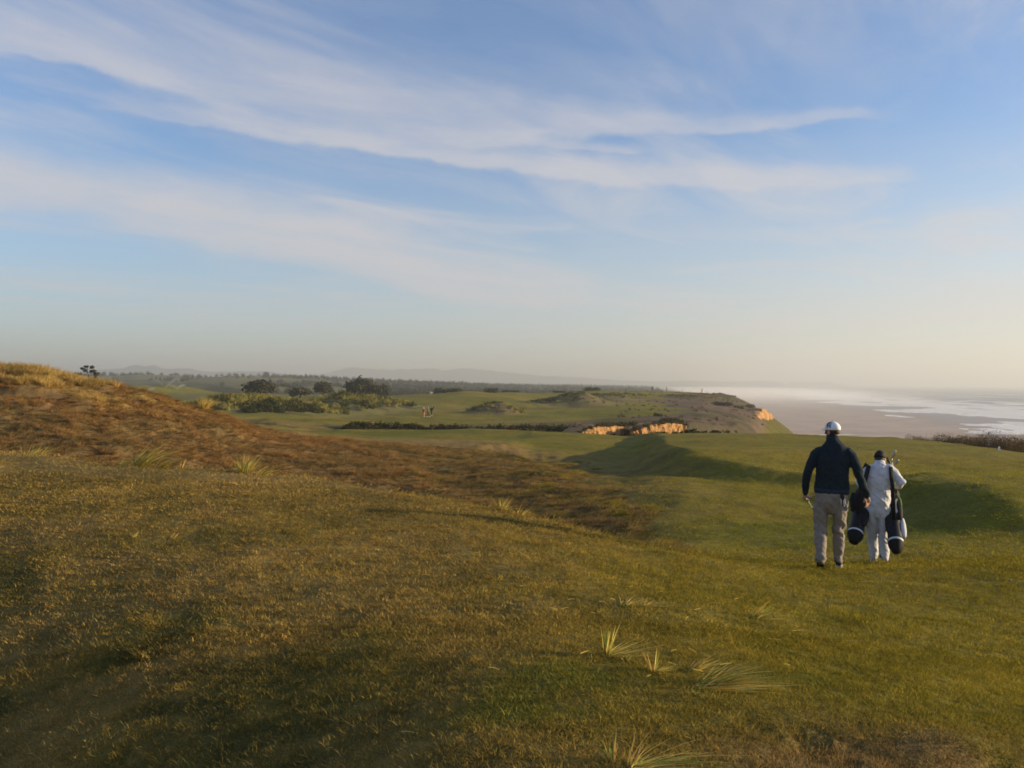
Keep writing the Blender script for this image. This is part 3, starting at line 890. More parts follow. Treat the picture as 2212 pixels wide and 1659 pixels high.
def scatter(name, P, src, tint, scale, rot, mat, label=None, parent=None):
    """one stuff object: the mesh src repeated at the points P by geometry nodes"""
    me = bpy.data.meshes.new(name)
    n = len(P)
    me.vertices.add(n); me.vertices.foreach_set('co', np.asarray(P, np.float32).ravel())
    a = me.attributes.new('scl', 'FLOAT', 'POINT'); a.data.foreach_set('value', np.asarray(scale, np.float32))
    a = me.attributes.new('rot', 'FLOAT_VECTOR', 'POINT'); a.data.foreach_set('vector', np.asarray(rot, np.float32).ravel())
    a = me.attributes.new('tint', 'FLOAT_COLOR', 'POINT')
    c4 = np.ones((n, 4), np.float32); c4[:, :3] = tint
    a.data.foreach_set('color', c4.ravel())
    o = bpy.data.objects.new(name, me); COL.objects.link(o)
    ng = bpy.data.node_groups.new(name + '_spread', 'GeometryNodeTree')
    ng.interface.new_socket('Geometry', in_out='INPUT', socket_type='NodeSocketGeometry')
    ng.interface.new_socket('Geometry', in_out='OUTPUT', socket_type='NodeSocketGeometry')
    N = ng.nodes; L = ng.links
    gi = N.new('NodeGroupInput'); go = N.new('NodeGroupOutput')
    oi = N.new('GeometryNodeObjectInfo'); oi.inputs['Object'].default_value = src; oi.inputs['As Instance'].default_value = True
    ip = N.new('GeometryNodeInstanceOnPoints')
    na = N.new('GeometryNodeInputNamedAttribute'); na.data_type = 'FLOAT'; na.inputs['Name'].default_value = 'scl'
    nr_ = N.new('GeometryNodeInputNamedAttribute'); nr_.data_type = 'FLOAT_VECTOR'; nr_.inputs['Name'].default_value = 'rot'
    L.new(gi.outputs[0], ip.inputs['Points'])
    L.new(oi.outputs['Geometry'], ip.inputs['Instance'])
    L.new(nr_.outputs['Attribute'], ip.inputs['Rotation'])
    L.new(na.outputs['Attribute'], ip.inputs['Scale'])
    L.new(ip.outputs['Instances'], go.inputs[0])
    md = o.modifiers.new('spread', 'NODES'); md.node_group = ng
    tag(o, label=label, kind='stuff')
    return o


def source(name, V, F, bv, mat):
    return np_mesh(name, V, F, mat, attrs={'bv': bv}, link=False)


def wedge(n, d0, d1, xa=-.72, xb=.72, power=2.0):
    u = RNG.uniform(0, 1, n)
    d = (d0 ** power + u * (d1 ** power - d0 ** power)) ** (1 / power)
    t = RNG.uniform(xa, xb, n)
    return t * d, d


def info(x, y):
    X = CX + FPX * x / y
    return X, _bil(GS, x, y), np.stack([_bil(GC[..., k], x, y) for k in range(3)], -1)


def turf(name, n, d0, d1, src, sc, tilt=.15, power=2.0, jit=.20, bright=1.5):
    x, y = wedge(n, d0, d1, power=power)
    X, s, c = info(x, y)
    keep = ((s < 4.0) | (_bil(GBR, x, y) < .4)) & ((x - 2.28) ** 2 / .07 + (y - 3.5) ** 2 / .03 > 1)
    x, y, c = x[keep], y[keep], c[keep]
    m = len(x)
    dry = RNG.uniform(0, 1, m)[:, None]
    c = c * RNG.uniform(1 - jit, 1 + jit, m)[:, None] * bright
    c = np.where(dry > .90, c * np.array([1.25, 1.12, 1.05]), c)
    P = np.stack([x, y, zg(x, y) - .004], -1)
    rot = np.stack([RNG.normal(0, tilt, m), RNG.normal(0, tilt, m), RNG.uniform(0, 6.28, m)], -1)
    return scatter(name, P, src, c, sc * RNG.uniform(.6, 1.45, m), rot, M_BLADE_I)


rg = np.random.default_rng(5)
src_a = source('turf_clump', *blades(30, .055, .008, .022, .0034, rg, leanv=.8, curve=.6), M_BLADE_I)
src_b = source('turf_clump', *blades(32, .10, .010, .027, .0056, rg, leanv=.75, curve=.5), M_BLADE_I)
src_c = source('turf_clump', *blades(26, .19, .012, .032, .010, rg, leanv=.7, curve=.5), M_BLADE_I)
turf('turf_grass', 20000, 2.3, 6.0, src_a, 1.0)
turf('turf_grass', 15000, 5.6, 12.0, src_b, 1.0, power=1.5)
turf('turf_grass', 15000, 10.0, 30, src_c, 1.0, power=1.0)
src_k = source('turf_clump', *blades(12, .035, .02, .075, .0032, rg, leanv=.7, curve=.8, seg=3), M_BLADE_I)
turf('turf_stalks', 600, 2.3, 11.0, src_k, .75, power=1.6, bright=2.0, jit=.5)

# rough tussocks over the brown hollow and the dune
src_t1 = source('tussock', *blades(34, .10, .06, .20, .014, rg, lean=(.45, -.15), leanv=.5, curve=.9), M_BLADE_I)
src_t2 = source('tussock', *blades(60, .16, .20, .48, .020, rg, lean=(.25, -.05), leanv=.32, curve=.6, seg=3), M_BLADE_I)


def rough(n, d0, d1, xa, xb, src, cond, name, sc, jit=.4, bright=1.2, power=2.0, over=None):
    x, y = wedge(n, d0, d1, xa, xb, power)
    X, s, c = info(x, y)
    k = cond(X, s, x, y, c)
    x, y, c = x[k], y[k], c[k]
    m = len(x)
    if over is not None:
        c = c * .45 + over * .55
    c = c * RNG.uniform(1 - jit, 1 + jit, m)[:, None] * bright
    P = np.stack([x, y, zg(x, y) - .01], -1)
    rot = np.stack([RNG.normal(0, .12, m), RNG.normal(0, .12, m), RNG.normal(0, .6, m)], -1)
    return scatter(name, P, src, c, sc * RNG.uniform(.55, 1.5, m), rot, M_BLADE_I)


isbrown = lambda X, s, x, y, c: (s > 3.25) & (s < 7.25) & (_bil(GBR, x, y) > .15 + .6 * RNG.uniform(0, 1, len(x))) & (fbm(x / 1.2, y / 1.2, 91, 3) > .27)
rough(56000, 12, 40, -.74, .36, src_t1, isbrown, 'rough_grass', .55, power=1.6, bright=1.45)
crest = lambda X, s, x, y, c: (s > 6.45) & (s < 7.35) & (X < 235 + 60 * RNG.uniform(-1, 1, len(X))) & (fbm(x / 1.3, y / 1.3, 93, 3) > .49)
rough(5200, 27, 39, -.80, -.44, src_t2, crest, 'dune_grass', .58, bright=1.35, over=C['straw'])
spill = lambda X, s, x, y, c: (s > 5.5) & (s < 7.2) & (X < 1000) & (fbm(x / .9, y / .9, 95, 3) > .60)
rough(5000, 22, 38, -.74, -.1, src_t2, spill, 'dune_grass', .38, bright=1.25, over=C['rust'] * 1.15)

# ---------------------------------------------------------------- single tufts of marram
STRAW = np.array((.80, .58, .15)); MARR = np.array((.26, .30, .06)); DRYB = np.array((.36, .22, .075))


def tuft(X, Y, width, height, n, lean, label, mixg=.5, seed=0, curve=.8, leanv=.28, flat=0, wid=.007, dd=None, dmin=2.0):
    """X, Y: foot; width, height in the measured frame"""
    if dd is None:
        x, d, z = meet(X, Y, dmin)
    else:
        x, d, z = at(X, dd)
    u = d / FPX
    rng = np.random.default_rng(100 + seed)
    h = height * u; w = width * u
    wid *= 1.6; n = int(n * .62)
    V, F, bv = blades(n, w * .16, h * .35, h * 1.1, wid, rng, lean=(lean, rng.uniform(-.1, .1)), leanv=leanv, curve=curve, seg=4)
    g = rng.uniform(0, 1, n)
    tint = np.where((g < mixg * .75)[:, None], MARR, np.where((g < mixg * .75 + (1 - mixg) * .75)[:, None], STRAW, DRYB))
    tint = np.repeat(tint[:, None], 9, 1).reshape(-1, 3)
    if flat:
        V2, F2, b2 = blades(int(flat * 1.3), w * .20, h * .35, h * .9, wid, rng, lean=(lean + 1.1, rng.uniform(-.3, .1)), leanv=.55, curve=.25, seg=4)
        V2[:, 2] *= .42
        V2[:, 2] += .008
        F = np.vstack([F, F2 + len(V)]); V = np.vstack([V, V2]); bv = np.vstack([bv, b2])
        tint = np.vstack([tint, np.repeat(np.where((rng.uniform(0, 1, int(flat * 1.3)) < .75)[:, None], STRAW * 1.1, MARR)[:, None], 9, 1).reshape(-1, 3)])
    o = np_mesh('grass_tuft', V, F, M_BLADE, attrs={'bv': bv, 'tint': tint})
    o.location = (float(x), float(d), float(z) - .01)
    return tag(o, label, 'grass tuft', 'marram grass tufts on the mound')


tuft(62, 990, 95, 46, 150, .45, 'yellow-green grass tuft at the foot of the brown dune, leftmost on the mound crest', .45, 1, dd=14.8, wid=.012)
tuft(255, 1012, 60, 34, 90, .75, 'dark green wind-bent grass tuft just left of the biggest tuft on the crest', .85, 2, dd=13.6, wid=.011)
tuft(300, 1016, 120, 66, 230, .75, 'biggest windswept grass tuft on the mound crest, its yellow blades bent to the right', .5, 3, dd=13.2, wid=.010, curve=1.0)
tuft(345, 1018, 80, 38, 110, 1.0, 'low yellowish tuft bent over at the right of the biggest crest tuft', .5, 31, dd=13.2, wid=.010, curve=1.0)
tuft(392, 1016, 14, 24, 12, .3, 'thin lone sprig of grass on the mound crest between two big tufts', .4, 4, dd=13.1, wid=.010)
tuft(528, 1022, 70, 46, 170, .15, 'bushy upright tuft with arching blades on the crest before the brown hollow', .55, 5, dd=13.1, wid=.010, leanv=.42)
tuft(562, 1024, 70, 34, 80, .9, 'straw-coloured arching grass tuft on the right side of the bushy crest tuft', .3, 51, dd=13.0, wid=.010, leanv=.4)
tuft(1085, 1106, 50, 34, 110, .1, 'short spiky grass tuft on the crest, beside the dark part of the hollow', .45, 6, dd=11.1, wid=.008, leanv=.55)
tuft(1125, 1113, 60, 24, 60, .9, 'sparse bent blades of grass trailing to the right of the spiky middle tuft', .35, 61, dd=11.0, wid=.008, leanv=.4)
tuft(372, 1163, 42, 16, 34, .5, 'small pale tuft lying in the brown turf at the left of the mound', .25, 7, flat=14, wid=.008)
tuft(288, 1160, 30, 20, 20, .2, 'faint thin-bladed tuft just left of the small pale tuft', .4, 8, wid=.007)
tuft(1352, 1308, 62, 30, 60, .5, 'flattened straw tuft nearest the crest, lying in two clumps on the turf', .25, 9, flat=70, leanv=.4)
tuft(1392, 1308, 66, 26, 40, .7, 'spread-out dry blades at the right of the flattened straw tuft', .15, 91, flat=80, leanv=.4)
tuft(1632, 1335, 62, 40, 70, .55, 'greenish leaning tuft on the turf below the two walking golfers', .65, 10, flat=50, leanv=.35)
tuft(1311, 1418, 40, 76, 75, .06, 'tall upright grey-green tuft with straw spilling out to its right', .55, 11, flat=36, leanv=.14, curve=.3)
tuft(1352, 1430, 40, 26, 30, .3, 'low green tuft close beside the tall upright tuft', .8, 111, leanv=.4)
tuft(1412, 1452, 26, 56, 18, -.1, 'few thin stalks with bent dry leaves between tall tuft and fan-shaped tuft', .3, 12, flat=26, leanv=.28, curve=.3)
tuft(1492, 1452, 70, 46, 90, .75, 'fan-shaped tuft leaning right, yellow at its tips', .55, 13, flat=60, leanv=.28, curve=.9)
tuft(1520, 1482, 150, 60, 150, 1.15, 'largest lying tuft, a dark green sheaf swept to the right with long yellow ends', .62, 14, flat=95, leanv=.30, curve=.9)
tuft(1560, 1358, 26, 16, 22, .3, 'tiny rounded tuft by itself midway up the slope', .35, 15, flat=8, leanv=.5)
tuft(1370, 1662, 100, 86, 60, .55, 'nearest tuft at the bottom edge, of a few broad arching yellow blades', .3, 16, flat=34, leanv=.45, curve=2.2, wid=.006)
tuft(1322, 1648, 36, 70, 26, -.12, 'sparse upright stalks just left of the nearest tuft at the bottom edge', .45, 17, leanv=.25, curve=.5, wid=.006)
tuft(1750, 1340, 20, 8, 10, 1.0, 'scrap of dry grass lying below the caddie', .1, 18, flat=10)

# loose straw lying on the turf
def straw():
    n = 70
    x, y = wedge(n, 3.0, 11.0, -.15, .6, 1.4)
    clus = RNG.uniform(0, 1, n) < .55
    k = RNG.integers(0, 4, n)
    cen = np.array([meet(1470, 1460)[:2], meet(1420, 1310)[:2], meet(1650, 1350)[:2], meet(1350, 1420)[:2]])
    x = np.where(clus, cen[k, 0] + RNG.normal(0, .35, n), x); y = np.where(clus, cen[k, 1] + RNG.normal(0, .35, n), y)
    V = []; F = []; T = []
    for i in range(n):
        L = RNG.uniform(.03, .10); a = RNG.normal(.1, .7); z = float(zg(x[i], y[i])) + RNG.uniform(.025, .05)
        dxx, dyy = math.cos(a) * L, math.sin(a) * L
        w = .0018; b = len(V); sag = RNG.uniform(-.002, .004)
        for q in (0, .5, 1):
            V += [(x[i] + dxx * q - dyy * .04 * q * (1 - q) * 4, y[i] + dyy * q + dxx * .04 * q * (1 - q) * 4, z + sag * 4 * q * (1 - q) - w), (x[i] + dxx * q - dyy * .04 * q * (1 - q) * 4, y[i] + dyy * q + dxx * .04 * q * (1 - q) * 4 + w, z + sag * 4 * q * (1 - q) + w)]
        F += [(b, b + 2, b + 3, b + 1), (b + 2, b + 4, b + 5, b + 3)]
        T += [STRAW * RNG.uniform(.4, .85)] * 6
    o = np_mesh('loose_straw', np.array(V), np.array(F), M_BLADE, attrs={'bv': np.ones((len(V), 3)), 'tint': np.array(T)})
    tag(o, kind='stuff')


straw()

# ---------------------------------------------------------------- scrub, shrubs and trees far off
src_s1 = source('scrub_clump', *leaf_cloud([(0, 0, .35, .7, .7, .5), (.5, .2, .25, .5, .5, .35), (-.45, -.1, .3, .5, .5, .4)], 150, .22, rg, .5), M_LEAF_I)
src_s2 = source('scrub_tuft', *blades(46, .35, .45, 1.0, .07, rg, lean=(.3, 0), leanv=.35, curve=.7, seg=3), M_BLADE_I)
src_w = source('wood_crown', *leaf_cloud([(0, 0, .62, .42, .42, .40), (.25, .1, .45, .35, .35, .3), (-.25, -.1, .5, .35, .35, .35), (0, 0, .25, .2, .2, .25)], 130, .16, rg, .5), M_LEAF_I)
src_f = source('wood_fir', *leaf_cloud([(0, 0, .25, .26, .26, .22), (0, 0, .5, .2, .2, .22), (.02, 0, .72, .13, .13, .2), (0, 0, .9, .06, .06, .14)], 110, .13, rg, .4), M_LEAF_I)


def place(name, x, y, src, tint, sc, jit=.3, mat=M_LEAF_I, sink=.05, rotj=.15):
    x = np.asarray(x); y = np.asarray(y); m = len(x)
    sc = np.broadcast_to(sc, (m,)) * RNG.uniform(.6, 1.4, m)
    P = np.stack([x, y, zg(x, y) - sink * sc], -1)
    rot = np.stack([RNG.normal(0, rotj, m), RNG.normal(0, rotj, m), RNG.uniform(0, 6.28, m)], -1)
    c = np.broadcast_to(tint, (m, 3)) * RNG.uniform(1 - jit, 1 + jit, m)[:, None]
    return scatter(name, P, src, c, sc, rot, mat)


def mound_pts(ms, n, spread=1.0):
    k = RNG.integers(0, len(ms), n)
    M = np.array([(m[0], m[1], max(m[2], m[5] if len(m) > 5 else 0), m[3]) for m in ms], float)[k]
    a = RNG.uniform(0, 6.283, n); r = np.sqrt(RNG.uniform(0, 1, n)) * spread
    return (M[:, 0] - CX) / FPX * M[:, 1] + np.cos(a) * r * M[:, 2], M[:, 1] + np.sin(a) * r * M[:, 3]


DG = np.array((.050, .056, .022)); YG = np.array((.24, .21, .055)); GR = np.array((.080, .085, .026)); HB = np.array((.10, .068, .040))
# scrub-covered dunes behind the brown dune
x, y = mound_pts(MOUNDS[11:18], 620, 1.05)
xx = CX + FPX * x / y
n_ = fbm(x / 4, y / 4, 101, 3)
tint = np.where((n_ > .52)[:, None], YG, GR); tint = np.where(((xx > 545) & (xx < 660) & (n_ < .5))[:, None], DG, tint)
place('dune_scrub', x, y, src_s1, tint, .85)
x, y = mound_pts(MOUNDS[11:18], 480, 1.0)
place('dune_scrub', x, y, src_s2, np.where((fbm(x / 5, y / 5, 103, 3) > .48)[:, None], YG * 1.25, GR), 1.1, mat=M_BLADE_I)
# dark thicket along the fairway's edge
t_ = RNG.uniform(0, 1, 170)
Xs = 535 + t_ * 150; ds = 136 + t_ * 10 + RNG.uniform(0, 4, 170)
place('dune_scrub', (Xs - CX) / FPX * ds, ds, src_s1, DG, 1.0)
# grass on the headland mounds
x, y = mound_pts(MOUNDS[:7], 520, 1.0)
place('mound_grass', x, y, src_s2, np.where((fbm(x / 2.5, y / 2.5, 105, 3) > .5)[:, None], YG * 1.2, GR), .62, mat=M_BLADE_I)
x, y = mound_pts(MOUNDS[7:11], 260, 1.1)
place('mound_grass', x, y, src_s2, np.where((fbm(x / 3, y / 3, 107, 3) > .5)[:, None], YG, HB), .55, mat=M_BLADE_I)
# heath over the headland
n = 700
d_ = RNG.uniform(105, 315, n); Xh = RNG.uniform(1330, 1715, n)
x = (Xh - CX) / FPX * d_
Xq, s_, c_ = info(x, d_)
k = (s_ > 12.1) & (s_ < 16.2) & (c_[:, 0] > c_[:, 1] * 1.12) & (fbm(x / 6, d_ / 6, 109, 3) > .50)
place('heath', x[k], d_[k], src_s1, np.where((fbm(x / 14, d_ / 14, 111, 3) > .40)[:, None], HB * 1.15, GR)[k], .34)
# gully scrub hanging from the far wall and its rim
n = 900
Xg_ = RNG.uniform(745, 1490, n)
dg = np.interp(Xg_, [745, 900, 1106, 1250, 1330, 1400, 1480], [88.6, 90.8, 91, 92.6, 95.3, 97, 105]) + RNG.normal(0, .8, n)
keep = ~(((Xg_ > 1262) & (Xg_ < 1362) & (dg < 95)) | ((Xg_ > 1375) & (Xg_ < 1478) & (dg < 101)))
place('gully_scrub', ((Xg_ - CX) / FPX * dg)[keep], dg[keep], src_s1, np.where((RNG.uniform(0, 1, n) > .7)[:, None], HB * .8, DG * .9)[keep], .62)
n = 170
Xg_ = RNG.uniform(760, 1250, n); dg = np.interp(Xg_, [745, 900, 1106, 1250], [78.6, 79, 78, 74]) + RNG.uniform(.3, 1.6, n)
place('gully_scrub', (Xg_ - CX) / FPX * dg, dg, src_s2, GR, .35, mat=M_BLADE_I)
# woodland on the plain and the ridge
n = 9000
d_ = np.exp(RNG.uniform(math.log(430), math.log(3200), n)); Xh = RNG.uniform(120, 1530, n)
x = (Xh - CX) / FPX * d_
n5 = fbm(x / 90, d_ / 70, 61, 4)
lim = np.where(Xh < 800, .50, .80)
dens = (n5 < lim) & (np.interp(d_, [430, 520], [0, 1]) > RNG.uniform(0, 1, n)) & (Xh < 1106 + FPX * (.16 + 30 / d_)) & (zg(x, d_) > SEA + 8)
dens &= ~((Xh < 520) & (d_ < 720)) | (RNG.uniform(0, 1, n) < .05)
x, d_ = x[dens], d_[dens]
fir = RNG.uniform(0, 1, len(x)) < .06
Wc = np.array((.040, .044, .024))
hgt = np.interp(d_, [430, 900, 2000], [2.8, 3.6, 5.0])
place('woodland', x[~fir], d_[~fir], src_w, Wc, hgt[~fir] * 1.0, .25)
place('woodland', x[fir], d_[fir], src_f, Wc * .9, hgt[fir] * 1.35, .25)


def limb(a, b, ra, rb, n=6):
    a = Vector(a); b = Vector(b); q = (b - a).to_track_quat('Z', 'Y')
    V = []
    for p, r in ((a, ra), (b, rb)):
        for k in range(n):
            V.append(p + q @ Vector((r * math.cos(2 * math.pi * k / n), r * math.sin(2 * math.pi * k / n), 0)))
    return V, [(k, (k + 1) % n, n + (k + 1) % n, n + k) for k in range(n)]


def join(parts):
    V = []; F = []
    for v, f in parts:
        b = len(V); V += list(v); F += [tuple(i + b for i in q) for q in f]
    return V, F


def tree(X, d, w, h, label, seed, tint=(.055, .054, .030), name='round_tree', cat='tree', group='dark trees beyond the dune scrub', lobes=5, n=900, leaf=.035, dz=0.0):
    rng = np.random.default_rng(seed)
    x, y, z = at(X, d)
    t = thing(name, (x, y, z + dz), label, cat, group)
    parts = [limb((0, 0, -.4), (.05 * w, 0, .45 * h), .035 * w + .05, .022 * w + .03)]
    L = []
    for k in range(lobes):
        a = 2 * math.pi * k / lobes + rng.uniform(-.3, .3)
        c = (math.cos(a) * w * .27, math.sin(a) * w * .27, h * rng.uniform(.34, .60))
        L.append((*c, w * rng.uniform(.20, .28), w * rng.uniform(.20, .28), h * rng.uniform(.30, .40)))
        parts.append(limb((.04 * w, 0, .3 * h), c, .018 * w + .02, .008 * w + .01))
    L.append((rng.uniform(-.1, .1) * w, 0, h * .68, w * .30, w * .30, h * .32))
    v, f = join(parts)
    mesh_obj('trunk', v, f, M_BARK, t)
    V, F, bv = leaf_cloud(L, n, w * leaf * 2.2, rng, .45)
    np_mesh('crown', V, F, M_LEAF, t, attrs={'bv': bv, 'tint': np.broadcast_to(np.array(tint), (len(V), 3))})
    return t


tree(560, 235, 10.0, 4.2, 'low dark tree, leftmost of the rounded trees beyond the dune scrub', 201, dz=1.6)
tree(648, 230, 6.8, 2.8, 'smallest low dark tree half hidden by the scrub, second from the left', 202, dz=.6)
tree(698, 255, 7.4, 4.2, 'compact dome-shaped tree between the smallest and the biggest tree', 203, dz=1.2)
tree(776, 268, 10.5, 6.2, 'biggest dark rounded tree behind the yellow-green scrub', 204, dz=.6, n=1300)
tree(820, 266, 7.8, 4.4, 'lower dark tree leaning against the right side of the biggest tree', 205, dz=.2)
tree(575, 1000, 9, 10.5, 'tree sticking up highest from the pale dune ridge on the skyline', 206, group='trees on the skyline')


def lone_pine():
    x, y, z = at(188, 150)
    t = thing('pine_tree', (x, y, z), 'lone windswept pine rising behind the crest of the brown dune', 'tree')
    rng = np.random.default_rng(7)
    zt = EYE + (CY - 789) / FPX * 150 - z
    zc = EYE + (CY - 812) / FPX * 150 - z
    parts = [limb((0, 0, -.3), (.25, 0, zc), .16, .09), limb((.25, 0, zc), (-.1, 0, zt), .09, .03)]
    L = []
    for dx_, fz, r in ((-.5, .45, .7), (.9, .42, .8), (-1.1, .15, .7), (1.3, .12, .75), (.1, .85, .75), (.8, .75, .6), (1.5, -.15, .5), (-.6, .75, .5)):
        c = (dx_, rng.uniform(-.5, .5), zc + (zt - zc) * fz)
        parts.append(limb((.1, 0, zc + (zt - zc) * (fz - .15)), c, .045, .02))
        L.append((c[0] * 1.1 + rng.uniform(-.2, .2), c[1], c[2] + rng.uniform(-.12, .12), r * rng.uniform(.6, .9), r * .65, rng.uniform(.2, .42)))
    v, f = join(parts)
    mesh_obj('trunk', v, f, M_BARK, t)
    V, F, bv = leaf_cloud(L, 620, .30, rng, .1)
    np_mesh('crown', V, F, M_LEAF, t, attrs={'bv': bv, 'tint': np.broadcast_to(np.array((.05, .045, .028)), (len(V), 3))})


lone_pine()


def shrub(X, d, w, h, label, seed, tint=(.05, .055, .022), tint2=None, group=None, n=420, leaf=.11, dz=0.0, depth=.7, cat='shrub', spikes=0, ytop=None):
    rng = np.random.default_rng(seed)
    x, y, z = at(X, d)
    if ytop:
        h = EYE - (ytop - CY) / FPX * d - z
    L = []
    k = max(3, int(w / h * 1.2))
    for i in range(k):
        f = (i + .5) / k - .5
        L.append((f * w * .85, rng.uniform(-.15, .15) * w * depth, h * rng.uniform(.40, .50), w / k * .9, w * .25 * depth + .15, h * rng.uniform(.42, .52)))
    V, F, bv = leaf_cloud(L, n, leaf * (w * h) ** .5 * 1.3, rng, .4)
    t = np.where((rng.uniform(0, 1, n) < .3)[:, None], np.array(tint2 or tint), np.array(tint))
    t = np.repeat(t[:, None], 4, 1).reshape(-1, 3)
    root = thing('shrub', (x, y, z + dz), label, cat, group)
    np_mesh('foliage', V, F, M_LEAF, root, attrs={'bv': bv, 'tint': t})
    if spikes:
        V, F, bv = blades(spikes, w * .46, h * .70, h * 1.16, .014, rng, lean=(.12, 0), leanv=.14, curve=.4, seg=2)
        V[:, 1] *= depth
        np_mesh('dry_stems', V, F, M_BLADE, root, attrs={'bv': bv, 'tint': np.broadcast_to(np.array((.16, .105, .05)), (len(V), 3))})
    else:
        v, f = join([limb((0, 0, -.2), (rng.uniform(-.3, .3) * w, 0, h * .5), .03 * w ** .5 + .02, .015), limb((0, 0, -.2), (rng.uniform(-.3, .3) * w, .1, h * .6), .03 * w ** .5, .015)])
        mesh_obj('stem', v, f, M_BARK, root)
    return root


GH = 'bushes on the headland skyline'
shrub(966, 268, 10, 2.0, 'long dark bush sloping up the left shoulder of the far fairway', 301, group=GH, dz=-.2)
shrub(1022, 278, 2.4, 1.2, 'tiny dark bush at the top of the far fairway, left of the block-shaped bush', 302, group=GH)
shrub(1061, 282, 5.0, 2.0, 'block-shaped dark bush on the highest part of the far fairway', 303, group=GH, dz=-.1)
shrub(1104, 290, 7.0, .8, 'flat low bush trailing right from the block-shaped bush', 304, group=GH)
shrub(1207, 300, 5.0, .9, 'low dark bush left of the grassy mounds on the headland', 305, group=GH)
shrub(1278, 312, 6.5, 1.6, 'dark humped bush on the headland skyline just left of the distant golfers', 306, group=GH)
GB = 'bushes on the heath of the headland'
shrub(1562, 222, 5.6, 1.3, 'long dark bush in the middle of the brown heath slope', 307, group=GB)
shrub(1597, 236, 2.8, 1.4, 'round dark bush beside the orange cliff on the heath', 308, group=GB)
shrub(1620, 268, 3.0, 1.2, 'bush breaking the right skyline of the headland', 309, group=GB)
shrub(1421, 118, 1.3, .75, 'dark round bush just above the orange bank', 310, group=GB)
shrub(1548, 314, 5, .8, 'low dark scrub on the right skyline of the headland, nearest the distant golfers', 313, group=GB, dz=-.15)
shrub(1583, 302, 2.4, 1.0, 'low dark scrub on the headland skyline where it starts to drop away', 314, group=GB, dz=-.35)
shrub(1445, 67.5, 2.4, 1.2, 'green bush standing in front of the right end of the orange bank', 311, tint=(.06, .07, .025), ytop=924, depth=.4, group=GB)
shrub(1520, 63.5, 4.6, 1.1, 'long low green bush along the fairway edge right of the orange bank', 312, tint=(.06, .07, .025), ytop=924, n=700, depth=.3, group=GB)
GE = 'bushes on the cliff edge beyond the tee'
shrub(1985, 43.0, 1.5, .7, 'pale grassy bush on the cliff edge, leftmost of three beyond the tee', 321, tint=(.10, .085, .05), tint2=(.19, .14, .06), group=GE, n=5000, leaf=.024, ytop=940, spikes=500)
shrub(2066, 40.6, 2.6, 1.25, 'dark bush with brown tips on the cliff edge, left of the white marker', 322, tint=(.055, .05, .03), tint2=(.12, .085, .05), group=GE, n=14000, leaf=.017, ytop=935, spikes=1500)
shrub(2178, 36.6, 3.0, 1.8, 'largest dark bush on the cliff edge behind the white marker', 323, tint=(.05, .045, .028), tint2=(.12, .085, .05), group=GE, n=18000, leaf=.015, ytop=938, spikes=2200)
g_ = tuft(440, 893, 44, 30, 420, .3, 'golden grass clump at the right foot of the brown dune before the green fairway', .1, 44, dd=34.6, wid=.011, leanv=.4)
g_['group'] = 'grass clumps on the brown dune'

# ---------------------------------------------------------------- bare sandy banks
def bank_mat():
    m, t = new_mat('sandstone')
    geo = t.new('ShaderNodeTexCoord').outputs['Object']
    sp = t.new('ShaderNodeSeparateXYZ'); t.l.new(geo, sp.inputs[0])
    st = t.noise(t.xyz(t.m('MULTIPLY', sp.outputs[0], 1.4), t.m('MULTIPLY', sp.outputs[1], 1.4), t.m('MULTIPLY', sp.outputs[2], .35)), 1.0, 6, .65)
    n2 = t.noise(geo, 3.0, 5, .6)
    col = t.mix(t.ramp(st, .35, .65), (.30, .15, .045), (.52, .28, .095))
    col = t.mix(t.m('MULTIPLY', t.ramp(n2, .48, .66), .65), col, (.13, .09, .045))
    b = t.new('ShaderNodeBsdfPrincipled'); t.put(b.inputs['Base Color'], col); b.inputs['Roughness'].default_value = .95
    bp = t.new('ShaderNodeBump'); bp.inputs['Strength'].default_value = 1; bp.inputs['Distance'].default_value = .3
    t.put(bp.inputs['Height'], t.m('ADD', st, n2)); t.l.new(bp.outputs[0], b.inputs['Normal'])
    o = t.new('ShaderNodeOutputMaterial'); t.l.new(b.outputs[0], o.inputs[0])
    return m


M_BANK = bank_mat()


def bank(pts, back, seed, amp=.55):
    """pts: (X, d, Y of the top, Y of the foot) along the face; the body runs 'back' metres into the hill"""
    n = 130; m = 14
    P = np.array(pts, float); k = np.linspace(0, 1, len(P)); q = np.linspace(0, 1, n)
    Xc, dc, yt, yb = [np.interp(q, k, P[:, i]) for i in range(4)]
    x = (Xc - CX) / FPX * dc
    top = EYE - (yt - CY) / FPX * dc; bot = EYE - (yb - CY) / FPX * dc - 1.0
    top = top - .25 * np.abs(fbm(q * 9, q * 0, seed, 3) - .5) * 2 * (top - bot)
    V = []
    tx = np.gradient(x); ty = np.gradient(dc); ln = np.hypot(tx, ty); nx, ny = ty / ln, -tx / ln
    for j in range(m):
        f = j / (m - 1)
        z = bot + (top - bot) * f
        fl = (fbm(q * 34 + .0 * f, f * 1.6 + q * 0, seed + 5, 4) - .5) * 2 * amp
        off = fl + (1 - f) * .5 * (top - bot) * .35
        V += list(zip(x + nx * off, dc + ny * off, z))
    for b_, drop in ((back * .4, .05), (back, .5)):
        V += list(zip(x - nx * b_ * .2, dc + b_, top - drop * .4))
    r = m + 2
    F = [(j * n + i, j * n + i + 1, (j + 1) * n + i + 1, (j + 1) * n + i) for j in range(r - 1) for i in range(n - 1)]
    o = np_mesh('sandy_bank', np.array(V), np.array(F), M_BANK, smooth=False)
    return tag(o, kind='structure')


